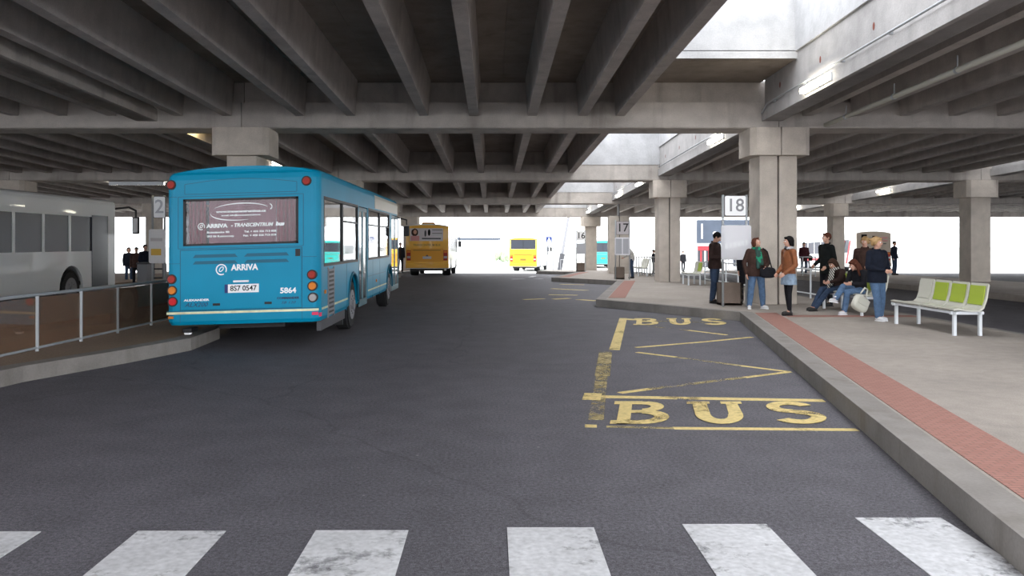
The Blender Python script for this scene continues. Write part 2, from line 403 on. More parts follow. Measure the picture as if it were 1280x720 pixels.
def serif_letters(par, x0, x1, y0, y1, m, zz):
    """B, U and S drawn as painted strokes inside the rectangle."""
    W = (x1-x0); lw = W*.26; gap = (W-3*lw)/2; H = y1-y0
    def poly(pts_list, nm, lx):
        mb = MB()
        for pts in pts_list:
            mb.prism([(lx+u*lw+.19*v*H, y0+v*H) for u, v in pts], zz+.0065, zz+.010+NZ())
        mb.build(nm, m, par)
    def arc(cu, cv, ru, rv, a0, a1, t, n=12, tu=None):
        tu = tu or t; o = []
        for i in range(n):
            a = math.radians(a0+(a1-a0)*i/n); c = math.radians(a0+(a1-a0)*(i+1)/n)
            o.append([(cu+ru*math.cos(a), cv+rv*math.sin(a)), (cu+ru*math.cos(c), cv+rv*math.sin(c)),
                      (cu+(ru-tu)*math.cos(c), cv+(rv-t)*math.sin(c)), (cu+(ru-tu)*math.cos(a), cv+(rv-t)*math.sin(a))])
        return o
    B = [[(0, 0), (.12, 0), (.12, 0), (0, 0)]]
    B = [[(.06, 0), (.30, 0), (.30, 1), (.06, 1)], [(-.05, 0), (.5, 0), (.5, .12), (-.05, .12)], [(-.05, .88), (.5, .88), (.5, 1), (-.05, 1)], [(.28, .47), (.55, .47), (.55, .58), (.28, .58)]]
    B += arc(.5, .29, .5, .29, -90, 90, .14, tu=.27)+arc(.5, .76, .42, .24, -90, 90, .13, tu=.25)
    poly(B, 'painted_letter_b', x0)
    Um = [[(.06, .38), (.34, .38), (.34, 1), (.06, 1)], [(.68, .38), (.94, .38), (.94, 1), (.72, 1)], [(-.05, .9), (.4, .9), (.4, 1), (-.05, 1)], [(.62, .9), (1.03, .9), (1.03, 1), (.62, 1)]]
    Um += arc(.5, .39, .44, .39, 180, 360, .17, tu=.28)
    poly(Um, 'painted_letter_u', x0+lw+gap)
    Sm = arc(.5, .73, .46, .27, 20, 270, .15, tu=.25)+arc(.5, .29, .5, .29, 90, -150, .16, tu=.27)
    poly(Sm, 'painted_letter_s', x0+2*(lw+gap))
lt = empty('bus_lettering', (0, 0, 0)); tag(lt, 'large yellow word BUS painted on the road at the near end of the bay', 'road marking', 'BUS lettering on the road')
ya, yb = YG(530.5), YG(503)
serif_letters(lt, XP(766, ya), XP(1041, ya), ya, yb, 'yellow_paint', 0)
lt = empty('bus_lettering', (0, 0, 0)); tag(lt, 'yellow word BUS painted at the far end of the bay near the kerb corner', 'road marking', 'BUS lettering on the road')
ya, yb = YG(406.5), YG(398.5)
serif_letters(lt, XP(793, ya), XP(910, ya), ya, yb, 'yellow_paint', 0)
b2 = empty('bus_bay_marking', (0, 0, 0)); tag(b2, 'faded yellow dashes of the bus bay painted beside the platform at stop 17', 'road marking')
for a, b_ in (((655, 374.5), (680, 373.5)), ((692, 374), (712, 373)), ((722, 374.5), (745, 376)), ((686, 368.5), (722, 369)), ((690, 361), (735, 363)), ((700, 355.5), (730, 356))):
    line(b2, gp(*a), gp(*b_), .22)
b3 = empty('bus_bay_marking', (0, 0, 0)); tag(b3, 'pale dashes of the bus bay painted in the far road beyond the second kerb tip', 'road marking')
for a, b_ in (((640, 349), (655, 348.7)), ((660, 346.8), (668, 345.6)), ((668, 348.8), (678, 348.6))):
    line(b3, gp(*a), gp(*b_), .25, 'white_paint')

# ------------------------------------------------------------------ canopy
BAY = 12.8
YB = [20.4+BAY*k for k in range(-2, 4)]
YBV = YB[1:]           # cross beam lines
sl = lambda co: (co.x, co.y, co.z+cz(co.y))
Z_LB, Z_LT, Z_RB, Z_SL, Z_ST = 4.55, 5.18, 4.85, 5.72, 5.9
segs = [(-52, -19.4), (-19.4, -6.2), (-6.2, 7.06), (7.06, 19.6), (19.6, 52)]
for yb in YBV:
    for a, c in segs:
        b = MB()
        prof = [(-.45, Z_LB+.03), (-.42, Z_LB), (.42, Z_LB), (.45, Z_LB+.03), (.45, Z_LT), (.22, Z_LT), (.22, Z_SL), (-.22, Z_SL), (-.22, Z_LT), (-.45, Z_LT)]
        g = .008
        b.loft([[(a+g, yb+.45+u, v) for u, v in prof], [(c-g, yb+.45+u, v) for u, v in prof]]); b.shear(sl)
        structure(b.build('cross_beam', 'concrete'))
# y extent of the beams: yb .. yb+.9 ; panels run from yb+.9 to next yb
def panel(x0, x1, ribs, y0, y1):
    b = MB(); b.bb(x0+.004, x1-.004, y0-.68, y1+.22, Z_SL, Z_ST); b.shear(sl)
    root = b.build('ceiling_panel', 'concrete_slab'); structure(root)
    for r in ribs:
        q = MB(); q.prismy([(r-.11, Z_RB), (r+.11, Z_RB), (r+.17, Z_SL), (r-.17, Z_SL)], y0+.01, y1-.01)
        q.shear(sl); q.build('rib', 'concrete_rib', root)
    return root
zones = [(-8.3, -5.85, (-7.75, -6.55)), (-5.85, -2.75, (-4.75, -3.5)), (-2.75, .25, (-1.7, -.47)), (.25, 3.32, (.97, 2.22, 3.14))]
x = 7.15
while x < 16.8: zones.append((x, x+2.4, (x+.6, x+1.8))); x += 2.4
x = 20.5
while x < 49: zones.append((x, x+2.4, (x+.6, x+1.8))); x += 2.4
x = -8.8
while x > -48: zones.append((x-2.4, x, (x-1.8, x-.6))); x -= 2.4
y0, y1 = YB[1]+.9, YB[2]
protos = [panel(*z, y0, y1) for z in zones]
for k in (-1, 1, 2, 3):
    for i, p in enumerate(protos):
        if k == -1:                                  # unseen bay overhead, deck only, added to dim the foreground
            c = p.copy(); C.objects.link(c)
        else: c = copy_tree(p)
        c.location = (0, k*BAY, -0.027*k*BAY)
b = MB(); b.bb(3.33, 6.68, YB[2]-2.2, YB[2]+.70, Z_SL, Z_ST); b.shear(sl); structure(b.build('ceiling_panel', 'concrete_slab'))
# edge beams beside the openings
def edge_beam(x0, x1, y0, y1, side):
    b = MB()
    f = x0 if side < 0 else x1
    b.bb(x0, x1, y0+.01, y1-.01, 4.72, Z_ST+.02, bev=.02); b.bb(x0-.07 if side < 0 else x0, x1 if side < 0 else x1+.07, y0+.012, y1-.012, 4.72, 5.0)
    b.shear(sl); o = structure(b.build('edge_beam', 'concrete_skylit' if side < 0 else 'concrete'))
    h = MB()
    for j in range(5):
        yy = y0+1.3+j*(y1-y0-2.4)/4
        h.ell((f, yy, 5.38), (.006, .045, .075), 2)
    h.shear(sl); h.build('sleeve_hole', 'rust', o)
    return o
for yb0 in YBV[:-1]:
    edge_beam(6.70, 7.12, yb0+.9, yb0+BAY, -1)
    edge_beam(20.02, 20.45, yb0+.9, yb0+BAY, -1)
    edge_beam(-8.78, -8.34, yb0+.9, yb0+BAY, 1)
# upstands round the openings
def upstand(x0, x1, y0, y1, zb=Z_SL+.03, far_low=None):
    h = 7.25
    b = MB(); b.bb(x0-.2, x0, y0, y1, Z_ST, h); b.bb(x1, x1+.2, y0, y1, Z_ST, h); b.bb(x0-.2, x1+.2, y0-.2, y0, Z_ST, h)
    b.bb(x0-.2, x1+.2, y1, y1+.2, Z_ST if far_low is None else far_low, h)
    b.bb(x0-.0, x1+.0, y1-.012, y1, (Z_SL if far_low is None else far_low), (Z_SL if far_low is None else far_low)+.16)
    b.bb(x0-.25, x1+.25, y1-.03, y1+.3, h, h+.12)
    b.bb(x1-.03, x1+.3, y0, y1, h, h+.12)
    b.bb(x1-.05, x1, y0, y1, Z_ST-.02, h)
    b.shear(sl); structure(b.build('skylight_upstand', 'concrete_upstand_lit'))
upstand(3.33, 6.70, YB[1]+1.3, YB[2]-2.2, far_low=Z_SL)
for kk in (2, 3, 4): upstand(3.33, 6.70, YB[kk]+.9, YB[kk+1]-.012, far_low=Z_LT)
for kk in (1, 2, 3, 4): upstand(17.3, 20.0, YB[kk]+.9, YB[kk+1]-.012, far_low=Z_LT)

# columns
def column(x, y, w, cap, label, grp='concrete columns', depth=.85, split=True, dz=.2):
    yf = y+.02; base = gz(y)+dz-.001; top = Z_LB+cz(y)
    r = empty('concrete_column', (x, yf, base)); tag(r, label, 'column', grp)
    H = top-base-.001; g = .02 if split else 0
    ch = .68
    for s_ in ((-1, 1) if split else (0,)):
        b = MB()
        if split: b.bb(s_*g, s_*w/2, 0, depth, 0, H-ch, bev=.02)
        else: b.bb(-w/2, w/2, 0, depth, 0, H-ch, bev=.02)
        b.build('shaft', 'concrete_column', r)
        if cap > 0:
            c = cap/2; k = .13
            b = MB()
            if split: pts = [(s_*.012, -.22), (s_*(c-k), -.22), (s_*c, -.22+k), (s_*c, depth+.1-k), (s_*(c-k), depth+.1), (s_*.012, depth+.1)]
            else: pts = [(-c+k, -.22), (c-k, -.22), (c, -.22+k), (c, depth+.1-k), (c-k, depth+.1), (-c+k, depth+.1), (-c, depth+.1-k), (-c, -.22+k)]
            b.prism(pts, H-ch, H); b.build('capital', 'concrete_column', r)
    if split:
        b = MB(); b.bb(-.018, .018, .1, depth-.1, 0, H-.01); b.build('joint_filler', 'dark_grey', r)
    return r
column(7.05, YB[2], .93, 1.46, 'thick split concrete column with block capital behind the woman in black tights')
column(7.1, YB[3], .86, 1.35, 'pale split concrete column standing alone between stops 17 and 18')
column(7.05, YB[4], 1.12, 0, 'broad split concrete column directly behind the sign numbered 17')
column(7.0, YB[5], .80, 1.35, 'brownish far concrete column beside the sign numbered 16', split=False)
column(-6.2, YB[2], .74, 1.40, 'concrete column whose capital shows above the roof of the teal bus', split=False)
column(-6.0, YB[3], .74, 1.40, 'concrete column hidden behind the teal bus, second in the left row', split=False)
column(-5.95, YB[4], .70, 1.3, 'concrete column just beyond the front of the teal bus', split=False)
column(-5.9, YB[5], .95, 1.3, 'concrete column standing behind the left edge of the yellow bus with the poster', split=False)
column(19.25, YB[4], .66, 1.0, 'slim concrete column in front of the beige and white coach', split=False)
column(-19.0, YB[4], .66, 1.0, 'slim concrete column behind the sign at the left edge', split=False)
column(-19.4, YB[3], .7, 1.3, 'concrete column at the far left of the terminal near the white coach', split=False)
column(19.6, YB[3], .8, 1.3, 'concrete column at the far right of the terminal', split=False)
column(19.3, YB[5], .8, 1.3, 'distant concrete column at the roof edge behind the dark suited man', split=False)

# lamps, pipes
def lamp(x, y, z, label, tilt=0, m='lamp_tube', L=1.35, side=1, rz=0):
    r = empty('strip_lamp', (x, y, z), rz); r.rotation_euler = (math.atan(-.027) if rz == 0 else 0, 0, rz); tag(r, label, 'lamp', 'strip lamps under the canopy')
    b = MB(); b.box((.03*side, 0, .0), (.05, L+.04, .15), bev=.01); b.build('housing', 'white_frame', r)
    d = MB(); d.box((-.045*side, 0, -.01), (.10, L, .12), bev=.035); d.build('diffuser', m, r, smooth=True)
    return r
xb = 6.58
for px, py, lab in ((1020, 105, 'nearest glowing strip lamp on the sky-lit beam above stop 18'), (895, 174, 'second glowing strip lamp, above the column between stops 17 and 18'),
                    (800, 229.5, 'glowing strip lamp above the broad column behind sign 17'), (774, 244, 'glowing strip lamp left of the broad column behind sign 17'),
                    (751, 256, 'small distant strip lamp above the brownish far column'), (736, 264.5, 'farthest small strip lamp at the head of the brownish column')):
    y = xb*F/(px-CX); lamp(xb, y, CH-(py-CY)*y/F, lab)
for y, lab, L_ in ((42.1, 'strip lamp on the far beam above the two blond people', 1.3), (49.6, 'small lamp glow left of the slim column', .9), (54.0, 'small lamp glow just right of the thick split column', .9)):
    lamp(19.9, y, 4.93+cz(y), lab, L=L_)
lamp(-8.22, 31.4, 4.72, 'bright lamp just above the roof of the teal bus', m='lamp_white', L=1.1, side=-1)
lamp(-8.22, 22.4, 4.98, 'warm strip lamp on the left beam hidden behind the cross beam', side=-1, m='lamp_warm')
lamp(XP(171, 33.7), 33.7, Z_LB+cz(33.7)-.070, 'thin strip lamp at the left edge under the roof', m='lamp_white', L=2.2, side=-1, rz=PI/2)
pr = empty('electrical_conduit', (0, 0, 0)); tag(pr, 'thin grey conduit running along the sky-lit beam past the nearest strip lamp', 'pipe', 'conduits under the canopy')
b = MB(); b.path([(6.60, YB[1]+1, 5.06+cz(YB[1]+1)), (6.60, YB[2]-.5, 5.06+cz(YB[2]-.5)), (6.60, YB[2]-.1, 4.9+cz(YB[2]))], .022); b.build('tube', 'galv', pr)
for j in range(6):
    yy = 10+j*1.9; MB().box((6.635, yy, 5.06+cz(yy)), (.075, .05, .07)).build('bracket', 'galv', pr)
for kk in (2, 3, 4):
    p2 = empty('electrical_conduit', (0, 0, 0)); tag(p2, ['', '', 'thin conduit on the beam between the columns of stops 18 and 17', 'thin conduit on the beam beyond the second column', 'thin conduit on the farthest sky-lit beam'][kk], 'pipe', 'conduits under the canopy')
    ya, yb = YB[kk]+1, YB[kk+1]-.2
    MB().path([(6.60, ya, 5.06+cz(ya)), (6.60, yb, 5.06+cz(yb))], .022).build('tube', 'galv', p2)
pr = empty('drain_pipe', (0, 0, 0)); tag(pr, 'warm pale pipe slung below the ribs right of the thick split column', 'pipe')
b = MB(); b.path([(8.2, YB[1]+1, 4.62+cz(YB[1]+1)), (8.2, YB[2]-.02, 4.62+cz(YB[2]))], .055, 12); b.build('tube', 'shell_cream', pr, smooth=True)
for j in range(5):
    yy = 10+j*2.3; b = MB(); b.tube((8.2, yy, 4.62+cz(yy)), (8.2, yy, 4.62+cz(yy)+.26), .012); b.tube((8.2, yy-.03, 4.62+cz(yy)), (8.2, yy+.03, 4.62+cz(yy)), .065); b.build('hanger', 'galv', pr)

# ------------------------------------------------------------------ buses
def rrect(hx, y0, y1, r, n=5):
    pts = []
    for cx, cy, a0 in ((hx-r, y1-r, 0), (-hx+r, y1-r, 90), (-hx+r, y0+r, 180), (hx-r, y0+r, 270)):
        for i in range(n+1):
            a = math.radians(a0+90*i/n); pts.append((cx+r*math.cos(a), cy+r*math.sin(a)))
    return pts
def bus_shell(root, hx, L, zb, zt, m, cutters, r=.13, arch=.10, fn=None, name='body'):
    lv = [(zb, .03), (zb+.06, 0), (zt-arch-.12, 0), (zt-arch-.04, .015), (zt-arch, .05), (zt-arch*.55, .25), (zt-arch*.18, .58), (zt, .95)]
    rings = []
    for z, ins in lv:
        iy = min(ins, .06)
        rings.append([(x, y, z) for x, y in rrect(hx-ins, iy*.8, L-iy*.8, (r if ins < .3 else r*.8) if ins < .9 else .06)])
    o = MB().loft(rings).build(name, m, root)
    ins = .07
    c = MB().loft([[(x, y, z) for x, y in rrect(hx-ins, ins, L-ins, .07)] for z in (zb+.12, zt-arch-.14)]).build('cut0', m, root)
    others = []
    for i, cb in enumerate(cutters): others.append(cb.build('cut', m, root))
    mods = []
    for k in [c]+others: mods.append(('BOOLEAN', dict(operation='DIFFERENCE', object=k, solver='EXACT')))
    bake(o, mods)
    for k in [c]+others:
        me = k.data; bpy.data.objects.remove(k); bpy.data.meshes.remove(me)
    if fn:
        for v in o.data.vertices: v.co = Vector(fn(v.co))
    return o
def wheel(root, x, y, r=.48, w=.28, side=1, z=None, hubm='mid_grey'):
    z = r if z is None else z
    b = MB(); b.tube((x-w/2*0-side*w, y, z), (x, y, z), r, n=32)
    es = [e for e in b.b.edges if len(e.link_faces) == 2 and any(len(f.verts) > 8 for f in e.link_faces)]
    bmesh.ops.bevel(b.b, geom=es, offset=.04, segments=3, affect='EDGES')
    wh = b.build('wheel', 'rubber', root, smooth=False)
    h = MB(); h.tube((x-side*.02, y, z), (x+side*.012, y, z), r*.6, n=28); h.tube((x, y, z), (x+side*.06, y, z), r*.2, n=20)
    for i in range(8):
        a = i*PI/4; h.tube((x, y+.17*math.cos(a), z+.17*math.sin(a)), (x+side*.03, y+.17*math.cos(a), z+.17*math.sin(a)), .02, n=8)
    h.build('wheel_hub', hubm, wh)
    return wh
# teal bus ---------------------------------------------------------------
TX, TY = -4.05, 13.4; hx = 1.25; TL = 10.9
tb = empty('city_bus', (TX, TY, 0)); tag(tb, 'teal blue single deck city bus seen from behind, parked at the left platform', 'bus')
K = .028
roll = lambda co: (co[0], co[1], co[2]+K*co[0])
def RX(px): return (px-CX)*TY/F-TX
def RZ(px, py): return CH-(py-CY)*TY/F-K*RX(px)
def SY(px): return 2.8*F/(CX-px)-TY
def tbb(name, m, x0, x1, y0, y1, z0, z1, parent=None, bev=0, label=None):
    b = MB(); b.bb(x0, x1, y0, y1, z0, z1, bev=bev); b.shear(roll); return b.build(name, m, parent or tb, label=label)
# window openings
wx0, wx1, wz0, wz1 = RX(229), RX(373), 1.70, 2.46
ws = [(.30, SY(448)-.06), (SY(460)+.05, SY(486.5))]
doors = [(SY(448.5), SY(459.5)), (SY(489.5), SY(498.5))]
cuts = [MB().bb(wx0, wx1, -.1, .3, wz0, wz1, bev=.05)]
cb = MB()
for a, c in ws: cb.bb(hx-.3, hx+.2, a, c, 1.31, 2.46)
cuts.append(cb)
cb = MB()
for a, c in doors: cb.bb(hx-.3, hx+.2, a, c, .22, 2.46)
cuts.append(cb)
cb = MB(); cb.bb(-hx-.2, -hx+.3, .30, 10.3, 1.31, 2.46); cuts.append(cb)
cb = MB(); cb.bb(-1.1, 1.1, TL-.3, TL+.2, 1.1, 2.6); cuts.append(cb)
WY = [3.2, 9.0]
cb = MB()
for wy in WY:
    cb.tube((-hx-.2, wy, .48), (-.6, wy, .48), .60, n=28); cb.tube((.6, wy, .48), (hx+.2, wy, .48), .60, n=28)
cuts.append(cb)
body = bus_shell(tb, hx, TL, .42, 2.98, 'teal', cuts, r=.16, arch=.09, fn=roll)
for wy in WY:
    for sd in (-1, 1): wheel(tb, sd*(hx-.03), wy, side=sd, r=.49)
# wheel arch lips
for wy in WY:
    b = MB()
    for i in range(12):
        a0, a1 = PI*i/12, PI*(i+1)/12
        b.tube((hx, wy+.61*math.cos(a0), .48+.61*math.sin(a0)), (hx, wy+.61*math.cos(a1), .48+.61*math.sin(a1)), .03, n=8)
    b.shear(roll); b.build('wheel_arch_lip', 'teal_dark', tb)
# rear window assembly
rw = tbb('rear_window', 'rear_glass', wx0+.005, wx1-.005, .012, .020, wz0+.005, wz1-.005)
fr = MB()
for (a, c, d, e) in ((wx0, wx1, wz0, wz0+.035), (wx0, wx1, wz1-.035, wz1), (wx0, wx0+.04, wz0, wz1), (wx1-.04, wx1, wz0, wz1)): fr.bb(a, c, -.006, .012, d, e)
fr.shear(roll); fr.build('window_rubber', 'black', rw)
def wavy(x0, x1, y, z0, z1, amp, wl, m, name, parent):
    n = 40; f = []; bk = []
    top, bot = [], []
    for i in range(n+1):
        x = x0+(x1-x0)*i/n; yy = y+amp*math.sin(2*PI*(x-x0)/wl)
        f.append((x, yy)); bk.append((x, yy+.01))
    b = MB(); b.prism(f+bk[::-1], z0, z1); b.shear(roll); return b.build(name, m, parent)
wavy(wx0+.05, RX(254), .13, wz0, wz1, .02, .09, 'curtain', 'curtain', tb)
wavy(RX(343), wx1-.05, .13, wz0, wz1, .02, .09, 'curtain', 'curtain', tb)
wavy(RX(256), RX(341), .20, wz0-.05, wz1, .006, .2, 'curtain_reflection', 'curtain', tb)  # middle curtain, paler pink for the reflection in the glass
# lettering in the rear window
def rt(s, px, py, hpx, m='decal_white', wpx=None, **k):
    x, z = RX(px), RZ(px, py); size = hpx*TY/F/.70
    off = k.pop('off', 0.0)
    o = txt(s, size, x, k.pop('y', .008), z, m, k.pop('parent', rw), fn=None, off=off, **k)
    if wpx:
        xs = [v.co.x for v in o.data.vertices]; w = max(xs)-min(xs); f = wpx*TY/F/w; cx = (max(xs)+min(xs))/2
        for v in o.data.vertices: v.co.x = x+(v.co.x-cx)*f
    for v in o.data.vertices: v.co = Vector(roll(v.co))
    return o
rt('www.transcentrumbus.cz', 301, 264, 2.7, wpx=63, off=.0025)
rt('e-mail: info@transcentrumbus.cz', 301, 268.8, 1.7, wpx=49, off=.0015)
rt('ARRIVA', 271, 282.5, 4.6, wpx=27, off=.005)
rt('- TRANSCENTRUM', 315, 281, 4.3, wpx=53, off=.0035, shear=.25)
rt('bus', 350, 279.6, 4.6, wpx=11, off=.005, shear=.2)
rt('Boleslavska 98', 272.5, 290.4, 2.4, wpx=28, off=.0015); rt('293 06 Kosmonosy', 275.5, 295.3, 2.4, wpx=34, off=.0015)
rt('Tel. + 420 326 713 008', 325, 289, 2.4, wpx=40, off=.0015); rt('Fax. + 420 326 713 019', 324.5, 293.9, 2.4, wpx=41, off=.0015)
def ring(px, py, rpx, t, a0=0, a1=360, rx=1.0, tilt=0, par=None, y=.008, n=28, taper=False):
    b = MB(); cx, z = RX(px), RZ(px, py); k = TY/F
    P = []
    for i in range(n+1):
        a = math.radians(a0+(a1-a0)*i/n); u, v = rpx*rx*math.cos(a)*k, rpx*math.sin(a)*k
        c, s_ = math.cos(tilt), math.sin(tilt); P.append((cx+u*c-v*s_, y, z+u*s_+v*c))
    for i in range(n):
        tt = t*k*(math.sin(PI*(i+.5)/n)+.25 if taper else 1)
        b.tube(P[i], P[i+1], tt, n=6)
    b.shear(lambda co: roll((co.x, y+(co.y-y)*.05, co.z))); return b.build('logo_ring', 'decal_white', par or rw)
ring(300, 263.5, 9.5, .55, 20, 150, rx=3.9, tilt=.03, taper=True); ring(300, 265.5, 9.5, .55, 175, 285, rx=3.9, tilt=.03, taper=True)
ring(337-.0, 258, 3.2, .5, -80, 90, rx=.9)
ring(251.5, 283.2, 4.0, .55, -30, 300); ring(251.5, 283, 2.2, .45, 0, 360, rx=.6, tilt=-.7)
# engine hatch, seams, louvres
def seam(pts, w=.008, m='teal_dark', name='panel_seam', par=None, y=-.0015):
    b = MB()
    for (ax, az), (bx, bz) in zip(pts, pts[1:]):
        if abs(ax-bx) > abs(az-bz): b.loft([[(ax, y, az-w/2), (ax, .01, az-w/2), (ax, .01, az+w/2), (ax, y, az+w/2)], [(bx, y, bz-w/2), (bx, .01, bz-w/2), (bx, .01, bz+w/2), (bx, y, bz+w/2)]])
        else: b.loft([[(ax-w/2, y, az), (ax-w/2, .01, az), (ax+w/2, .01, az), (ax+w/2, y, az)], [(bx-w/2, y, bz), (bx-w/2, .01, bz), (bx+w/2, .01, bz), (bx+w/2, y, bz)]])
    b.shear(roll); return b.build(name, m, par or tb)
hx0, hx1 = RX(226), RX(377); hz0, hz1 = .665, 1.63
ha = MB(); ha.bb(hx0, hx1, -.012, .02, hz0, hz1, bev=.008); ha.shear(roll); hatch = ha.build('engine_hatch', 'teal', tb)
seam([(hx0-.008, hz0-.01), (hx0-.008, hz1+.008), (hx1+.008, hz1+.008), (hx1+.008, hz0-.01), (hx0-.008, hz0-.01)], .012)
seam([(hx0-.01, hz0), (hx0-.01, .46)]); seam([(hx1+.01, hz0), (hx1+.01, .46)])
seam([(-hx+.05, 1.42), (hx0-.01, 1.42)]); seam([(hx1+.01, 1.48), (hx-.05, 1.48)])
# roof inset panel outline, arched
tp = [(RX(231)+i*(RX(371)-RX(231))/12, 2.70+.075*math.sin(PI*i/12)) for i in range(13)]
seam([(RX(231), 2.54)]+tp+[(RX(371), 2.54), (RX(231), 2.54)], .010)
seam([(-hx+.06, 2.5), (wx0-.1, 2.5)], .008); seam([(wx0-.08, 1.66), (wx0-.08, 2.5), (wx1+.08, 2.5), (wx1+.08, 1.66), (wx0-.08, 1.66)], .01)
for zz, in ((1.535,), (1.43,)):
    for s_ in (-1, 1):
        xs = [(.04+.02, 1.12-.06), (.0, 0)]
        cxm = RX(301.5)
        a, c = cxm+s_*.05, cxm+s_*.78
        b = MB(); b.loft([[(a, -.016, zz-.03), (a, -.002, zz-.03), (a+s_*.06, -.002, zz+.03), (a+s_*.06, -.016, zz+.03)], [(c, -.016, zz-.03), (c, -.002, zz-.03), (c-s_*.05, -.002, zz+.03), (c-s_*.05, -.016, zz+.03)]])
        b.shear(roll); b.build('louvre', 'teal_dark', hatch)
        b = MB(); b.bb(min(a, c)+.04, max(a, c)-.04, -.03, -.014, zz+.022, zz+.034); b.shear(roll); b.build('louvre_lip', 'teal', hatch)
tbb('latch', 'black', RX(369.5), RX(375.5), -.02, -.01, RZ(372, 320), RZ(372, 311), hatch)
for px, py in ((271, 380.5), (335.5, 378.5)): tbb('hatch_handle', 'black', RX(px-4.5), RX(px+4.5), -.022, -.01, RZ(px, py+1.5), RZ(px, py-1.5), hatch)
rt('ARRIVA', 306, 334.3, 7.2, wpx=34, off=.005, y=-.014, parent=hatch)
ring(277, 337, 6.3, .75, -30, 300, par=hatch, y=-.014); ring(277, 336.5, 3.4, .6, 0, 360, rx=.55, tilt=-.7, par=hatch, y=-.014)
rt('5864', 360.5, 363.2, 6.6, wpx=20, off=.004, y=-.014, parent=hatch)
rt('ALEXANDER', 246, 375.2, 2.5, wpx=32, off=.002, y=-.014, parent=hatch); rt('ALX200', 246, 381.2, 5.2, 'decal_navy', wpx=29, shear=.35, y=-.014, parent=hatch)
rt('COMMANDER', 360.5, 372.4, 2.6, 'decal_navy', wpx=28, off=.002, y=-.014, parent=hatch); rt('SB 120', 361, 378, 3, 'decal_navy', wpx=18, y=-.014, parent=hatch, shear=.3)
pl = tbb('number_plate', 'white', RX(285.5), RX(324), -.03, -.012, RZ(303, 365.6), RZ(303, 355), hatch, bev=.004)
tbb('plate_blue_band', 'blue_sign', RX(281.5), RX(285.4), -.03, -.012, RZ(303, 365.6), RZ(303, 355), pl)
rt('8S7 0547', 305, 360.3, 6.3, 'black', wpx=33, off=.002, y=-.032, parent=pl)
tbb('plate_lamp', 'white', RX(292.5), RX(311.5), -.05, -.012, RZ(302, 352.6), RZ(302, 350.2), hatch, bev=.004)
def lens(px, py, r, m, nm='tail_light'):
    x, z = RX(px), RZ(px, py); k = TY/F
    b = MB(); b.tube((x, .05, z), (x, -.012, z), r*k, n=24); b.shear(roll); o = b.build(nm, 'black', tb, label=None)
    b = MB(); b.tube((x, -.01, z), (x, -.03, z), r*k*.78, r*k*.66, n=24); b.shear(roll); b.build('lens', m, o, smooth=False)
for px, py, m in ((214, 231.3, 'red_lens'), (383.2, 226, 'red_lens'), (214.6, 349.2, 'red_lens'), (215.3, 363.3, 'orange_lens'), (216, 377.2, 'red_bright'),
                  (390, 343.3, 'red_lens'), (390.5, 357.5, 'orange_lens'), (391, 371.8, 'clear_lens')): lens(px, py, 6.3, m)
tbb('bumper_seam', 'teal_dark', -hx+.02, hx-.02, -.004, .01, .645, .655)
st = tbb('reflective_strip', 'reflect_strip', -hx+.02, hx-.02, -.012, .01, .598, .635)
for i in range(2): pass
tbb('side_reflector', 'orange_lens', RX(210.5), RX(217), -.012, 0, .53, .57); tbb('side_reflector', 'reflector_red', RX(390), RX(398), -.012, 0, .53, .58)
tbb('tow_eye', 'white', RX(229), RX(238), .02, .10, .26, .36, bev=.02); tbb('exhaust_pipe', 'black', RX(228), RX(240), -.02, .3, .30, .37, bev=.02)
tbb('underframe', 'black', -.9, .9, 1.3, TL-.6, .30, .50)
tbb('engine_sump', 'black', -.5, .6, .35, 1.3, .32, .50)
tbb('mud_flap', 'black', .75, 1.2, 2.3, 2.34, .14, .45); tbb('mud_flap', 'black', -1.2, -.75, 2.3, 2.34, .14, .45)
tbb('lower_skirt', 'dark_grey', hx-.10, hx-.03, .22, 2.42, .25, .45)
tbb('cabin_floor', 'dark_grey', -1.17, 1.17, .1, TL-.1, .50, .54)
# right side: stripe, panes, doors, grille, trims
tbb('side_stripe', 'reflect_strip', hx-.01, hx+.006, .15, WY[0]-.64, .60, .635); tbb('side_stripe', 'reflect_strip', hx-.01, hx+.006, doors[0][1]+.05, WY[1]-.64, .60, .635)
tbb('side_stripe', 'reflect_strip', hx-.01, hx+.006, WY[0]+.64, doors[0][0]-.04, .60, .635)
for a, c in ws:
    n = 2 if c-a > 3.5 else 2
    for i in range(n):
        p0, p1 = a+(c-a)*i/n, a+(c-a)*(i+1)/n
        p = tbb('side_window', 'window_glass', hx-.03, hx-.02, p0+.03, p1-.03, 1.33, 2.44)
        q = MB()
        for (u0, u1, v0, v1) in ((p0+.0, p1, 1.30, 1.35), (p0, p1, 2.42, 2.47), (p0, p0+.05, 1.33, 2.44), (p1-.05, p1, 1.33, 2.44)): q.bb(hx-.04, hx+.004, u0, u1, v0, v1)
        if i == n-1 or a > 4: q.bb(hx-.035, hx+.003, p0, p1, 2.08, 2.11)
        q.shear(roll); q.build('window_rubber', 'black', p)
n = 5
for i in range(n):
    p0, p1 = .30+10.0*i/n, .30+10.0*(i+1)/n
    p = tbb('side_window', 'window_glass', -hx+.02, -hx+.03, p0+.04, p1-.04, 1.33, 2.44)
    tbb('window_pillar', 'black', -hx+.0, -hx+.05, p1-.05, p1+.05, 1.31, 2.46)
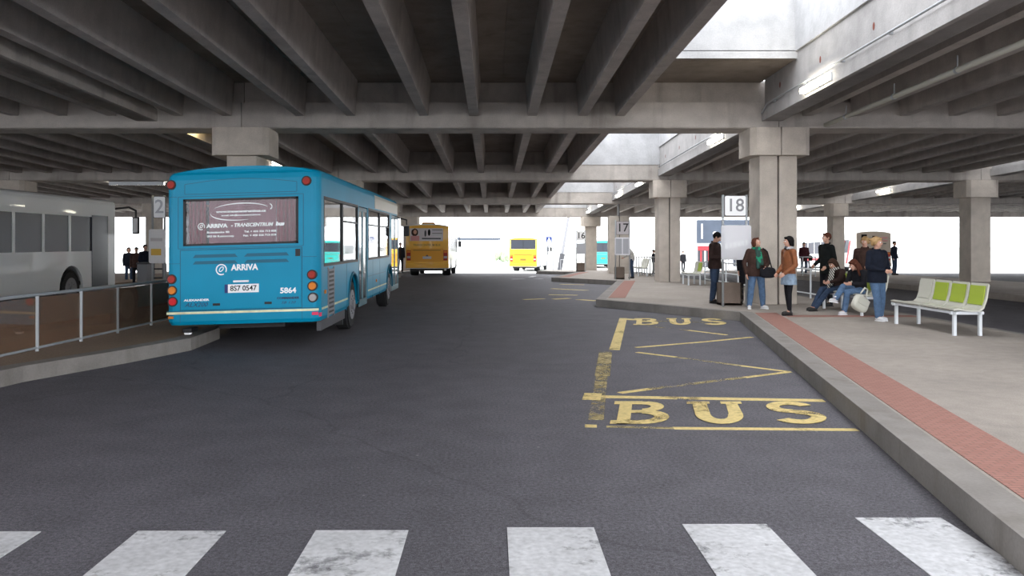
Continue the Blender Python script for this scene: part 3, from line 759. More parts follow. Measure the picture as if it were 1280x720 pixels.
for a, c in doors:
    d = MB(); d.bb(hx-.04, hx-.01, a+.02, a+.07, .34, 2.44); d.bb(hx-.04, hx-.01, c-.07, c-.02, .34, 2.44); m_ = (a+c)/2
    d.bb(hx-.04, hx-.01, m_-.05, m_+.05, .34, 2.44); d.bb(hx-.04, hx-.01, a+.02, c-.02, .34, .48); d.bb(hx-.04, hx-.01, a+.02, c-.02, 2.36, 2.44)
    d.shear(roll); dr = d.build('door', 'door_grey', tb)
    tbb('door_glass', 'window_glass', hx-.035, hx-.025, a+.07, m_-.05, .48, 2.36, dr); tbb('door_glass', 'window_glass', hx-.035, hx-.025, m_+.05, c-.07, .48, 2.36, dr)
    tbb('grab_rail', 'steel', hx-.05, hx-.02, m_-.012, m_+.012, .9, 1.6, dr)
g = MB()
g.bb(hx-.005, hx+.012, .62, .68, .42, 1.28); g.bb(hx-.005, hx+.012, 1.12, 1.18, .42, 1.28)
for i in range(11): g.bb(hx-.005, hx+.018, .66, 1.14, .46+.075*i, .495+.075*i)
g.shear(roll); g.build('side_grille', 'mid_grey', tb)
g = MB()
for i in range(10): g.bb(hx-.005, hx+.010, .66, 1.14, .497+.075*i, .533+.075*i)
g.shear(roll); g.build('grille_slot', 'black', tb)
# seams along the flank
for yy in (2.45, 3.95): 
    tbb('panel_seam', 'teal_dark', hx-.01, hx+.002, yy-.006, yy+.006, .40, 1.33)
tbb('panel_seam', 'teal_dark', hx-.01, hx+.002, doors[0][1]+.1, TL-2.7, .93, .94)
for yy in (5.9, 7.1): tbb('panel_seam', 'teal_dark', hx-.01, hx+.002, yy-.005, yy+.005, .40, 1.33)
tbb('side_marker', 'orange_lens', hx-.01, hx+.02, .35, .43, .85, .91); tbb('side_marker', 'orange_lens', hx-.01, hx+.02, 6.4, 6.48, .75, .81)
tbb('side_reflector', 'reflector_red', hx-.03, hx+.006, .06, .14, .50, .56)
# front half of the cove: bright sky reflection built as a cream strip
cv = MB(); cv.loft([[(hx+.012, y, 2.50), (hx+.012, y, 2.74), (hx-.015, y, 2.84), (hx-.10, y, 2.905), (hx-.12, y, 2.86), (hx-.03, y, 2.80), (hx-.02, y, 2.5)] for y in (6.2, 10.75)]); cv.shear(roll)
cv.build('cove_sheen_strip', 'cove_sky_sheen', tb, label='pale panel along the roof edge')
# seats inside
for i in range(8):
    for sx_ in (-.85, .75):
        if i in (2, 3) and sx_ > 0: continue
        y = .9+i*1.1
        b = MB(); b.box((sx_, y, .95), (.8, .42, .1), bev=.03); b.box((sx_, y-.2, 1.3), (.8, .08, .75), bev=.03); b.bb(sx_-.3, sx_+.3, y-.1, y+.1, .5, .92); b.shear(roll); b.build('passenger_seat', 'slate', tb)
for yy in (2.2, 4.3, 6.5, 8.7): tbb('grab_pole', 'steel', .28, .31, yy, yy+.03, .5, 2.7)
# front windscreen, mirror
tbb('windscreen', 'window_glass', -1.1, 1.1, TL-.05, TL-.04, 1.1, 2.6)
b = MB(); b.path([(1.15, TL+.05, 2.45), (1.5, TL+.18, 2.35), (1.5, TL+.18, 2.2)], .02); b.shear(roll); mr = b.build('mirror_arm', 'black', tb)
b = MB(); b.box((1.5, TL+.18, 2.02), (.16, .08, .30), bev=.03); b.shear(roll); b.build('wing_mirror', 'black', mr)

# generic coach --------------------------------------------------------------
def coach(name, label, x, y, yaw, L=12, rear_m='yellow', side_m='coach_white', poster=False, window=True, hatch_m='yellow_deep', W=2.5, H=3.05, mirrors=True, hump=False, wz=(1.78, 2.78), lens_m='red_lens'):
    g = gz(y); slope = math.atan((gz(y+L*math.cos(yaw))-g)/L)
    r = empty(name, (x, y, g)); r.rotation_euler = (slope, 0, yaw); tag(r, label, 'bus')
    hx = W/2
    cb = MB()
    WYs = (2.9, L-2.6)
    for wy in WYs: cb.tube((-hx-.2, wy, .5), (-.55, wy, .5), .62, n=24); cb.tube((.55, wy, .5), (hx+.2, wy, .5), .62, n=24)
    cw = MB()
    nw = 7; p0 = 1.2; step = (L-2.6)/nw
    for s_ in (-1, 1):
        for i in range(nw): cw.bb(s_*(hx+.2), s_*(hx-.3), p0+i*step+.05, p0+(i+1)*step-.05, 1.5, 2.45)
    cf = MB(); cf.bb(-1.1, 1.1, L-.3, L+.2, 1.3, 2.7)
    cuts = [cb, cw, cf]
    if window: cuts.append(MB().bb(-hx+.13, hx-.13, -.2, .3, wz[0], wz[1], bev=.05))
    body = bus_shell(r, hx, L, .45, H, side_m, cuts, r=.1, arch=.10)
    # rear skin in the rear colour, full width, following the roof arch
    def ztop(x): return H-.06-.10*(abs(x)/hx)**2.2
    xs = [-hx+.01+(2*hx-.02)*i/12 for i in range(13)]
    if window:
        b = MB(); b.bb(-hx+.005, hx-.005, -.03, .08, .50, wz[0]-.02, bev=.02); b.bb(-hx+.005, -hx+.12, -.02, .12, wz[0]-.02, ztop(hx)); b.bb(hx-.12, hx-.005, -.02, .12, wz[0]-.02, ztop(hx))
        b.prismy([(xx, wz[1]) for xx in xs]+[(xx, ztop(xx)) for xx in reversed(xs)], -.02, .1)
    else:
        b = MB(); b.prismy([(xx, .50) for xx in xs]+[(xx, ztop(xx)) for xx in reversed(xs)], -.03, .1)
    b.build('rear_panel', rear_m, r)
    if window:
        w_ = MB().bb(-hx+.13, hx-.13, .02, .03, wz[0], wz[1]).build('rear_window', 'dark_glass', r)
        MB().bb(-hx+.13, hx-.13, -.01, .02, wz[0], wz[0]+.04).build('window_rubber', 'black', w_)
        MB().bb(-.015, .015, -.0, .03, wz[0]+.02, wz[1]-.02).build('glazing_bar', 'black', w_)
    ht = MB().bb(-.95, .95, -.05, -.02, .85, 1.62, bev=.01).build('engine_hatch', hatch_m, r)
    MB().bb(-.8, .8, -.065, -.045, 1.50, 1.54).build('louvre', 'decal_olive', ht)
    MB().bb(-.25, .25, -.07, -.045, 1.02, 1.16).build('number_plate', 'decal_olive' if window else 'print_grey', ht)
    MB().bb(-hx-.01, hx+.01, -.08, .25, .48, .74, bev=.03).build('bumper', rear_m, r)
    for s_ in (-1, 1):
        l = MB().bb(s_*(hx-.06), s_*(hx-.30), -.05, -.02, .92, 1.52, bev=.01).build('tail_light', 'red_lens', r)
        MB().bb(s_*(hx-.08), s_*(hx-.28), -.06, -.045, 1.05, 1.18).build('lens', 'clear_lens', l)
        MB().bb(s_*(hx-.08), s_*(hx-.28), -.06, -.045, 1.38, 1.48).build('lens', 'orange_lens', l)
    MB().bb(-1.0, 1.0, .2, L-.3, .32, .50).build('underframe', 'black', r)
    for wy in WYs:
        for s_ in (-1, 1): wheel(r, s_*(hx-.02), wy, side=s_, r=.5, z=.5, w=.5 if wy < 4 else .28)
    for s_ in (-1, 1):
        for i in range(nw):
            MB().bb(s_*(hx-.02), s_*(hx-.03), p0+i*step+.05, p0+(i+1)*step-.05, 1.5, 2.45).build('side_window', 'dark_glass', r)
    MB().bb(-1.1, 1.1, L-.04, L-.03, 1.3, 2.7).build('windscreen', 'dark_glass', r)
    MB().bb(-1.15, 1.15, .1, L-.1, .56, .60).build('cabin_floor', 'dark_grey', r)
    if mirrors:
        for s_ in (-1, 1):
            a = MB().path([(s_*1.1, L, 2.6), (s_*1.42, L+.2, 2.6), (s_*1.42, L+.2, 2.3)], .025).build('mirror_arm', 'black', r)
            MB().box((s_*1.42, L+.2, 2.1), (.22, .1, .42), bev=.03).build('wing_mirror', 'black', a)
    if hump:
        MB().bb(-.35, .4, .4, 1.3, H-.06, H+.12, bev=.06).build('roof_hatch', hatch_m, r)
    MB().bb(hx-.01, hx+.012, L-1.5, L-.55, .5, 2.5).build('door', 'dark_glass', r)
    return r
# yellow bus with poster
yb1 = coach('rear_engine_bus', 'orange yellow bus with a poster across its rear, parked beyond the teal bus', -3.83, 48.2, 0, poster=True, window=False, hump=True)
p = MB().bb(-1.0, .93, -.045, -.03, 2.06, 2.80).build('rear_poster', 'poster_pale', yb1, label='pale advertising poster')
MB().ell((-.70, -.05, 2.58), (.11, .012, .14)).build('poster_face', 'skin', p); MB().ell((-.72, -.047, 2.56), (.21, .008, .23)).build('poster_hair', 'hair_brown', p)
MB().bb(-.95, -.45, -.05, -.045, 2.07, 2.36).build('poster_block', 'poster_pink', p)
MB().ell((-.1, -.05, 2.5), (.06, .008, .2)).build('poster_figure', 'dark_grey', p); MB().ell((.12, -.05, 2.55), (.08, .008, .2)).build('poster_figure', 'hair_dark', p)
for i, z in enumerate((2.70, 2.60, 2.5, 2.4)): MB().bb(.3, .88, -.05, -.045, z-.015, z+.02).build('poster_line', 'print_grey' if i % 2 else 'shop_dark', p)
MB().bb(-.3, .8, -.05, -.045, 2.16, 2.24).build('poster_line', 'shop_dark', p)
txt('TRANSCENTRUM BUS', .17, -.02, -.033, 1.82, 'decal_olive', yb1, off=.002, sx=.95)
txt('8', .3, 0, -.052, 1.12, 'decal_navy', yb1, off=.01)
yb2 = coach('touring_bus', 'bright yellow bus with wide grey rear window beyond the canopy', 2.75, 75, -.16, rear_m='yellow', wz=(2.06, 2.90), H=3.12)
coach('touring_coach', 'beige and white coach with red markings parked in the far right lane', 27.65, 60, 0, rear_m='beige_bus', hatch_m='beige_bus', window=False)
bc = [o for o in bpy.data.objects if o.name == 'touring_coach'][0]
for (x0, x1, z0, z1, m) in ((-.9, -.5, 2.2, 2.8, 'hair_dark'), (-.85, -.6, 2.1, 2.35, 'yellow'), (-.1, .1, 2.35, 2.7, 'hair_brown'), (.3, 1.0, 2.5, 2.6, 'poster_pink'), (.3, 1.0, 2.3, 2.38, 'poster_pink'), (.3, .9, 2.1, 2.16, 'shop_dark')):
    MB().box(((x0+x1)/2, -.04, (z0+z1)/2), (x1-x0, .02, z1-z0), bev=.008).build('rear_poster', m, bc)
MB().bb(-1.262, -1.252, 2.5, 10.5, .95, 1.15).build('red_stripe', 'shop_red', bc)
for y in (1.6, 2.6): MB().loft([[(-1.262, y, .7), (-1.252, y, .7), (-1.252, y+.25, .7), (-1.262, y+.25, .7)], [(-1.262, y-.7, 2.4), (-1.252, y-.7, 2.4), (-1.252, y-.45, 2.4), (-1.262, y-.45, 2.4)]]).build('red_stripe', 'shop_red', bc)
coach('touring_coach', 'plain white coach standing in the outer left lane', -12.45, 13.0, 0, rear_m='coach_white', hatch_m='coach_white', L=11.6, mirrors=False)
wc = [o for o in bpy.data.objects if o.name == 'touring_coach.001'][0]
a = MB().path([(1.15, 11.5, 2.72), (1.45, 12.0, 2.8), (1.62, 12.1, 2.7), (1.62, 12.1, 2.5)], .03).build('mirror_arm', 'black', wc)
MB().box((1.62, 12.1, 2.25), (.22, .1, .52), bev=.045).build('wing_mirror', 'black', a); MB().box((1.62, 12.04, 2.25), (.15, .02, .44), bev=.008).build('mirror_glass', 'white', a)
# turquoise bus far away
tq = coach('turquoise_bus', 'distant turquoise bus seen between the brownish column and the broad split column', XP(754, 90), 90, 0, rear_m='aqua', side_m='coach_white', hatch_m='aqua', L=9)

# ------------------------------------------------------------------ stop signs
def stop_sign(num, pxl, pxr, y, ztop, plate, panel, label, post_l=True, bin_rect=None, numcol='mid_grey', platem='white', foot=None, panelm='panel_white', tsize=None):
    """plate/panel given as pixel rectangles at distance y."""
    k = y/F; g = gz(y)+.2 if foot is None else foot
    xc = XP((pxl+pxr)/2, y); Zp = lambda py: CH-(py-CY)*k-g
    r = empty('stop_sign', (xc, y, g)); tag(r, label, 'sign', 'numbered bus stop signs')
    for px in (pxl, pxr):
        x = XP(px, y)-xc; MB().tube((x, .03, 0), (x, .03, Zp(ztop)), .028).build('post', 'galv', r, smooth=True)
    def rr(x0, x1, z0, z1, ya, yb_, m, nm, rad=.04, par=r):
        pts = []
        for cx, cz_, a0 in ((x1-rad, z1-rad, 0), (x0+rad, z1-rad, 90), (x0+rad, z0+rad, 180), (x1-rad, z0+rad, 270)):
            for i in range(5):
                a = math.radians(a0+90*i/4); pts.append((cx+rad*math.cos(a), cz_+rad*math.sin(a)))
        return MB().prismy(pts, ya, yb_).build(nm, m, par)
    x0, y0_, x1, y1_ = plate
    X = lambda p: XP(p, y)-xc
    pb = rr(X(x0)-.012, X(x1)+.012, Zp(y1_)-.012, Zp(y0_)+.012, -.01, .0, 'dark_grey', 'number_plate', .03)
    rr(X(x0), X(x1), Zp(y1_), Zp(y0_), -.018, -.009, platem, 'plate_face', .03, pb)
    hh = (y1_-y0_)*k
    txt(num, tsize or hh*.92, (X(x0)+X(x1))/2, -.021, (Zp(y0_)+Zp(y1_))/2, numcol, pb, name='number', off=.004)
    x0, y0_, x1, y1_ = panel
    pn = rr(X(x0), X(x1), Zp(y1_), Zp(y0_), -.03, -.005, panelm, 'timetable_panel', .05)
    return r, X, Zp, pn
r18, X, Zp, pn = stop_sign('18', 904, 933.5, 19.7, 243.5, (906, 245, 932, 269.5), (901.3, 281.5, 938.6, 324.7), 'tall stop sign numbered 18 with a large white timetable panel')
for i in range(6): MB().bb(X(906+i*5), X(909.5+i*5), -.036, -.029, Zp(311-i), Zp(305-i)).build('timetable_print', 'decal_white', pn)
r17, X, Zp, pn = stop_sign('17', 769.5, 787, 36.0, 275, (770.5, 277, 786, 293), (768.3, 296.7, 787.2, 319), 'stop sign numbered 17 standing in front of the broad split column', platem='poster_pale', numcol='black')
for a, c in ((769.8, 777.2), (778.5, 785.6)): MB().bb(X(a), X(c), -.036, -.029, Zp(317.4), Zp(298.4)).build('timetable_print', 'print_grey', pn)
r16, X, Zp, pn = stop_sign('16', 720.6, 731.8, 52.0, 288, (720.9, 289, 731.6, 300.5), (720.6, 304, 732, 317.5), 'small distant stop sign numbered 16 left of the brownish column', numcol='black', panelm='print_grey')
r2, X, Zp, pn = stop_sign('2', 190.2, 205.2, 21.0, 244, (192.4, 246, 206.6, 272), (186.5, 286.5, 207.2, 329), 'stop sign numbered 2 partly hidden by the left side of the teal bus', numcol='print_grey')
MB().bb(X(189.5), X(202), -.036, -.029, Zp(319), Zp(311)).build('timetable_print', 'print_orange', pn)
MB().bb(X(189), X(203.5), -.036, -.029, Zp(301.5), Zp(297.5)).build('timetable_print', 'poster_pale', pn)

def litter_bin(px0, px1, py0, py1, y, label, m='bin_concrete'):
    k = y/F; g = gz(y)+.2; w = (px1-px0)*k; h = CH-(py0-CY)*k-g
    r = empty('litter_bin', (XP((px0+px1)/2, y), y+.3, g)); tag(r, label, 'litter bin', 'concrete litter bins')
    b = MB(); t = .05; d = .45
    b.bb(-w/2, w/2, -d/2, -d/2+t, 0, h, bev=.008); b.bb(-w/2, w/2, d/2-t, d/2, 0, h, bev=.008); b.bb(-w/2, -w/2+t, -d/2, d/2, 0, h, bev=.008); b.bb(w/2-t, w/2, -d/2, d/2, 0, h, bev=.008); b.bb(-w/2, w/2, -d/2, d/2, 0, .06)
    for i in range(1, 4): b.bb(-w/2-.008, w/2+.008, -d/2-.008, -d/2+.01, h*i/4-.012, h*i/4+.012)
    b.build('casing', m, r)
    MB().bb(-w/2+.05, w/2-.05, -d/2+.05, d/2-.05, .06, h-.12).build('liner', 'black', r)
litter_bin(903, 929, 354, 383, 19.95, 'square brownish concrete litter bin standing under the timetable panel of stop 18')
litter_bin(770, 781, 334, 349.5, 36.1, 'brown litter bin standing at the foot of the sign numbered 17')
litter_bin(721, 731, 328.5, 338.5, 52.2, 'small dark brown litter bin under the sign numbered 16')

# crossing sign and poles far away
y = 72.; g = gz(y)
r = empty('crossing_sign', (XP(686.3, y), y, g)); tag(r, 'small square blue pedestrian crossing sign on a thin pole right of the far yellow bus', 'sign')
MB().tube((0, .03, 0), (0, .03, 3.05), .035).build('pole', 'mid_grey', r)
pl_ = MB().bb(-.26, .26, -.02, 0, 2.52, 3.05, bev=.008).build('sign_plate', 'blue_sign', r)
tr_ = MB().prismy([(-.2, 2.58), (.2, 2.58), (0, 2.99)], -.026, -.019).build('white_triangle', 'white', pl_)
b = MB(); b.ell((0, -.03, 2.86), (.03, .006, .03)); b.tube((0, -.03, 2.72), (0, -.03, 2.84), .025, n=6); b.tube((0, -.03, 2.73), (.07, -.03, 2.60), .018, n=6); b.tube((0, -.03, 2.73), (-.07, -.03, 2.60), .018, n=6); b.build('walking_figure', 'black', tr_)
y = 74.; g = gz(y)
r = empty('leaning_mast', (XP(699, y), y, g)); tag(r, 'pale leaning mast beyond the road with a dark wrapped foot', 'pole')
MB().tube((0, 0, 0), (.95, 0, 5.6), .16, .12).build('pole', 'mid_grey', r); MB().tube((0, -.1, 0), (.28, -.1, 1.6), .2, .24).build('foot_wrap', 'dark_grey', r)
y = 70.; r = empty('lamp_post', (XP(691.5, y), y, gz(y))); tag(r, 'short hooked grey post between the crossing sign and the leaning mast', 'pole')
MB().path([(0, 0, 0), (0, 0, 2.1), (-.3, 0, 2.2)], .05).build('post', 'mid_grey', r); MB().box((-.35, 0, 2.18), (.2, .12, .08), bev=.02).build('lamp_head', 'mid_grey', r)

# ------------------------------------------------------------------ railings
def railing(pts, label, h=.85, spacing=1.0, lower=(.12,), m='white_frame', panel=None, base=.2, r=.025, group='railings along the platforms'):
    P = [Vector((x, y, gz(y)+base)) for x, y in pts]
    root = empty('railing', P[0]); tag(root, label, 'railing', group); o = P[0]
    for a, c in zip(P, P[1:]):
        a_, c_ = a-o, c-o
        MB().tube(a_+Vector((0, 0, h)), c_+Vector((0, 0, h)), r).build('top_rail', m, root)
        for lz in lower: MB().tube(a_+Vector((0, 0, lz)), c_+Vector((0, 0, lz)), r*.8).build('lower_rail', m, root)
        n = max(1, round((c-a).length/spacing))
        for i in range(n+1):
            q = a_+(c_-a_)*i/n; MB().tube(q, q+Vector((0, 0, h)), r).build('post', m, root)
            if panel and i < n:
                q2 = a_+(c_-a_)*(i+1)/n; d = (q2-q).normalized()*.05; nn = Vector((-d.y, d.x, 0)).normalized()*.008
                b = MB(); b.loft([[tuple(v+Vector((0, 0, z))) for v in (q+d-nn, q2-d-nn, q2-d+nn, q+d+nn)] for z in (.06, h-.04)]); b.build('infill_panel', panel, root)
    return root
railing([(8.72, 24.2), (8.72, 21.2)], 'white tubular railing behind the woman in black tights', h=.80, spacing=1.4, lower=(.13,))
railing([(7.9, 36), (7.9, 45.5)], 'thin grey railing at the back of the platform at stop 17', h=.95, spacing=.8, m='mid_grey')
railing([(7.95, 25.4), (7.95, 31)], 'pale railing between the empty bench and stop 18', h=.85, spacing=1.4, lower=(.2, .5), m='white_frame')
railing([(-6.75, 3.6), (-6.35, 14.0), (-6.3, 18.0)], 'steel railing with brownish glass infill left of the teal bus', h=.80, spacing=1.15, lower=(.05,), m='galv', panel='brown_glass')
railing([(5.4, 66), (9.4, 76)], 'distant grey railing beside the leaning mast', h=1.0, spacing=1.6, m='mid_grey', base=0)
railing([(15.6, 40), (15.6, 58)], 'faint railing along the platform beyond the far lane', h=.95, spacing=1.6, m='white_frame')

# ------------------------------------------------------------------ benches
def bench(x, y0, n, label, mats, facing=-1, step=.55):
    """bench along Y; seats look towards -X when facing is -1"""
    g = gz(y0)+.2; r = empty('waiting_bench', (x, y0, g)); tag(r, label, 'bench', 'moulded seat benches on the platform'); f = facing
    L = n*step
    for yy in (.12, L-.12):
        for dx in (-.22, .2): MB().bb(f*dx-.025, f*dx+.025, yy-.025, yy+.025, 0, .36).build('leg', 'white_frame', r)
        MB().bb(-.27, .27, yy-.025, yy+.025, .35, .40).build('cross_bar', 'white_frame', r)
    MB().bb(-.24, -.19, 0, L, .36, .40).build('beam', 'white_frame', r); MB().bb(.17, .22, 0, L, .36, .40).build('beam', 'white_frame', r)
    for i in range(n):
        a, c = i*step+.03, (i+1)*step-.03
        prof = [(.27, .44), (.20, .455), (0, .425), (-.16, .43), (-.22, .48), (-.27, .62), (-.31, .86)]
        th = .025
        b = MB(); up = [(f*u, v) for u, v in prof]; dn = [(f*(u-.02), v-th) for u, v in prof]
        b.prismy([(u, v) for u, v in up]+[(u, v) for u, v in reversed(dn)], a, c)
        m = mats[i % len(mats)]; s_ = b.build('seat_shell', 'shell_cream' if m != 'white_frame' else m, r)
        cu = MB(); cu.prismy([(f*-.215, .51), (f*-.245, .63), (f*-.272, .82), (f*-.292, .82), (f*-.262, .62), (f*-.235, .5)], a+.04, c-.04)
        cu.build('back_pad', m, s_)
    return r
bench(7.80, 13.5, 4, 'lime padded bench at the right edge, nearest the camera', ['lime', 'lime', 'lime', 'shell_cream'])
bench(7.88, 17.1, 4, 'bench under the seated girls in jeans', ['shell_cream', 'lime'])
bench(7.35, 30.1, 2, 'empty bench with faded green back pad left of the man in dark brown', ['lime', 'shell_cream'])
bench(7.35, 40.5, 3, 'distant bench between the second column and stop 17', ['shell_cream'])

# ------------------------------------------------------------------ distant buildings
g = -1.15
r = empty('shop_building', (24.0, 84, g)); tag(r, 'white low building with slate blue upper band and red shop window', 'building')
MB().bb(-5.2, 6.5, 0, 9, 0, 5.0).build('wall', 'render_wall', r)
MB().bb(-3.3, 6.2, -.25, 0, 2.75, 5.1).build('fascia', 'slate', r)
MB().bb(-2.9, -2.75, -.3, -.25, 3.2, 4.7).build('downpipe', 'white', r)
MB().ell((-1.5, -.28, 3.75), (.25, .06, .17)).build('wall_lamp', 'white', r)
w = MB().bb(-3.2, -1.9, -.08, .02, .3, 2.45).build('shop_window', 'shop_dark', r); MB().bb(-3.2, -1.9, -.12, -.08, 2.0, 2.45).build('shop_fascia', 'shop_red', w)
for i in range(3): MB().bb(-2.95+.4*i, -2.8+.4*i, -.12, -.08, .4, 1.95).build('window_post', 'shop_red' if i != 1 else 'white', w)
MB().bb(.4, 3.9, -.06, .02, .4, 2.2).build('shop_window', 'dark_glass', r)
r = empty('distant_shed', (-4, 150, g)); tag(r, 'very pale long shed on the horizon between the two yellow buses', 'building')
MB().bb(-6, 5, 0, 12, 0, 3.2).build('wall', 'render_wall', r); MB().bb(-6.4, 5.4, -.4, 12.4, 3.2, 3.6).build('roof', 'slate', r)
for i, (x, y, s_) in enumerate(((1.5, 120, 1.0), (3.6, 128, 1.3), (-9, 140, 1.5))):
    r = empty('bush', (x, y, g)); tag(r, ['small washed out bush left of the far yellow bus', 'rounded bush beyond the far yellow bus', 'broad washed out bush near the distant shed'][i], 'bush', 'bushes beyond the road')
    b = MB(); rnd = random.Random(i)
    for _ in range(40):
        b.ell((rnd.uniform(-1, 1)*s_, rnd.uniform(-.7, .7)*s_, rnd.uniform(.3, 1.1)*s_), rnd.uniform(.25, .5)*s_, 1)
    b.build('foliage', 'foliage', r); MB().tube((0, 0, 0), (0, 0, .6*s_), .06).build('stem', 'hair_brown', r)

# ------------------------------------------------------------------ people
V = Vector
def remesh(o, vox, it=6):
    bake(o, [('REMESH', dict(mode='VOXEL', voxel_size=vox, use_smooth_shade=True)), ('SMOOTH', dict(factor=.5, iterations=it))])
    o.data.shade_smooth(); return o
def ellring(c, rx, ry, n=18, rot=0):
    c = V(c); return [tuple(c+V((rx*math.cos(2*PI*i/n)*math.cos(rot)-ry*math.sin(2*PI*i/n)*math.sin(rot), rx*math.cos(2*PI*i/n)*math.sin(rot)+ry*math.sin(2*PI*i/n)*math.cos(rot), 0))) for i in range(n)]
BASE = dict(pelvis=(0, 0, .95), waist=(0, .0, 1.08), chest=(0, 0, 1.28), neck=(0, .01, 1.47), head=(0, -.01, 1.63),
            hipL=(.09, 0, .92), hipR=(-.09, 0, .92), kneeL=(.10, -.02, .49), kneeR=(-.10, -.02, .49), ankL=(.11, .03, .085), ankR=(-.11, .03, .085),
            shL=(.185, 0, 1.41), shR=(-.185, 0, 1.41), elL=(.235, .04, 1.12), elR=(-.235, .04, 1.12), wrL=(.23, -.06, .88), wrR=(-.23, -.06, .88), footL=(.05, -1, 0), footR=(-.05, -1, 0))
def person(label, x, y, rz, H=1.70, J={}, hair='short', hairm='hair_dark', top='cloth_black', bottom='denim', shoes='shoe_black', yaw=0, pitch=0, hem=.84, skirt=None,
           scarf=None, girth=1.0, dz=.2, det=True, group='people waiting at the platforms', legs='trousers', tuck=0):
    sc = H/1.75; j = {k: V(v) for k, v in BASE.items()}
    for k, v in J.items(): j[k] = V(v)
    for k in j:
        if not k.startswith('foot'): j[k] = j[k]*sc
        else: j[k].normalize()
    g = gz(y)+dz
    root = empty('person', (x, y, g), rz); tag(root, label, 'person', group)
    vs = .011 if det else .022
    hr = Matrix.Rotation(yaw, 3, 'Z') @ Matrix.Rotation(pitch, 3, 'X'); hc = j['head']
    hp = lambda p: hc+hr @ (V(p)*sc)
    # body
    b = MB()
    pts = [j['pelvis']+V((0, 0, -.06)), j['pelvis'], j['waist'], j['chest'], j['chest']*.35+j['neck']*.65, j['neck']]
    for p_, (rx, ry) in zip(pts, ((.12, .09), (.145, .10), (.12, .09), (.14, .10), (.12, .08), (.055, .055))): pass
    b.loft([ellring(p_, rx*sc, ry*sc) for p_, (rx, ry) in zip(pts, ((.12, .09), (.145, .10), (.12, .09), (.14, .10), (.12, .08), (.055, .055)))])
    b.cap(j['neck']-V((0, 0, .03)), hp((0, .01, -.05)), .052*sc, .05*sc)
    for s_ in 'LR':
        b.cap(j['sh'+s_], j['el'+s_], .047*sc, .038*sc); b.cap(j['el'+s_], j['wr'+s_], .038*sc, .026*sc)
        b.cap(j['hip'+s_], j['knee'+s_], .075*sc, .052*sc); b.cap(j['knee'+s_], j['ank'+s_], .05*sc, .036*sc)
        b.cap(j['chest']*.3+j['neck']*.7, j['sh'+s_], .06*sc, .047*sc)
        # hand: palm, four fingers, thumb
        d = (j['wr'+s_]-j['el'+s_]).normalized(); sg = 1 if s_ == 'L' else -1
        side = d.cross(V((sg, 0, 0)));
        if side.length < .2: side = V((0, -1, 0))
        side.normalize(); nrm = d.cross(side).normalized()
        if nrm.x*sg > 0: nrm = -nrm
        w_ = j['wr'+s_]
        pc = w_+d*.05*sc
        rot = Matrix((side, nrm, d)).transposed()
        b.ell(pc, (.038*sc, .018*sc, .052*sc), 2, rot=rot)
        for i, (o_, ln) in enumerate(((.028, .9), (.010, 1.0), (-.009, .95), (-.027, .75))):
            p0 = pc+d*.035*sc+side*o_*sc; p1 = p0+(d*.036+nrm*.008)*sc*ln; p2 = p1+(d*.024+nrm*.022)*sc*ln
            b.cap(p0, p1, .0095*sc, .009*sc, 8); b.cap(p1, p2, .009*sc, .0075*sc, 8)
        t0 = w_+(d*.025+side*.028)*sc; t1 = t0+(d*.03+side*.022)*sc; b.cap(t0, t1, .011*sc, .0095*sc, 8); b.cap(t1, t1+(d*.025+nrm*.008)*sc, .0095*sc, .008*sc, 8)
        f = j['foot'+s_]; b.cap(j['ank'+s_], j['ank'+s_]+f*.12*sc+V((0, 0, -.045*sc)), .036*sc, .03*sc)
    # head
    b.ell(hp((0, .012, .02)), tuple(v*sc for v in (.076, .094, .098)), 3, rot=hr)
    b.ell(hp((0, -.028, -.035)), tuple(v*sc for v in (.058, .062, .075)), 3, rot=hr)
    b.ell(hp((0, -.052, -.085)), tuple(v*sc for v in (.028, .028, .022)), 2, rot=hr)
    b.cap(hp((0, -.088, .012)), hp((0, -.110, -.022)), .009*sc, .014*sc, 8)
    b.ell(hp((0, -.078, .030)), tuple(v*sc for v in (.055, .014, .012)), 2, rot=hr)
    for s_ in (-1, 1): b.ell(hp((s_*.078, .012, -.005)), tuple(v*sc for v in (.012, .020, .032)), 2, rot=hr)
    o = b.build('body', 'skin', root); remesh(o, vs*.72 if det else vs, 3)
    if det:
        for s_ in (-1, 1):
            e = MB().ell(hp((s_*.029, -.083, .008)), .0125*sc, 2).build('eye', 'white', root)
            MB().ell(hp((s_*.029, -.0925, .007)), .0062*sc, 2).build('iris', 'hair_dark', e)
            MB().box(hp((s_*.030, -.094, .036)), (.032*sc, .008*sc, .006*sc), rot=hr).build('eyebrow', hairm, root)
        MB().ell(hp((0, -.090, -.052)), tuple(v*sc for v in (.024, .008, .007)), 2, rot=hr).build('mouth', 'lips', root)
    # hair
    b = MB()
    b.ell(hp((0, .026, .034)), tuple(v*sc for v in (.088, .100, .102)), 3, rot=hr)
    b.ell(hp((0, -.058, .088)), tuple(v*sc for v in (.062, .038, .026)), 2, rot=hr)
    if hair in ('bob', 'long', 'mop'):
        for s_ in (-1, 1):
            b.cap(hp((s_*.078, .0, .03)), hp((s_*.082, .01, -.07 if hair != 'mop' else -.02)), .026*sc, .026*sc)
            b.cap(hp((s_*.06, .06, .03)), hp((s_*.06, .07, -.08 if hair != 'mop' else -.04)), .045*sc, .035*sc)
        if hair == 'mop': 
            for q in range(9): b.ell(hp((.09*math.sin(q*2.3), .03-.09*math.cos(q*1.7), .06+.04*math.sin(q*3.1))), .032*sc, 1)
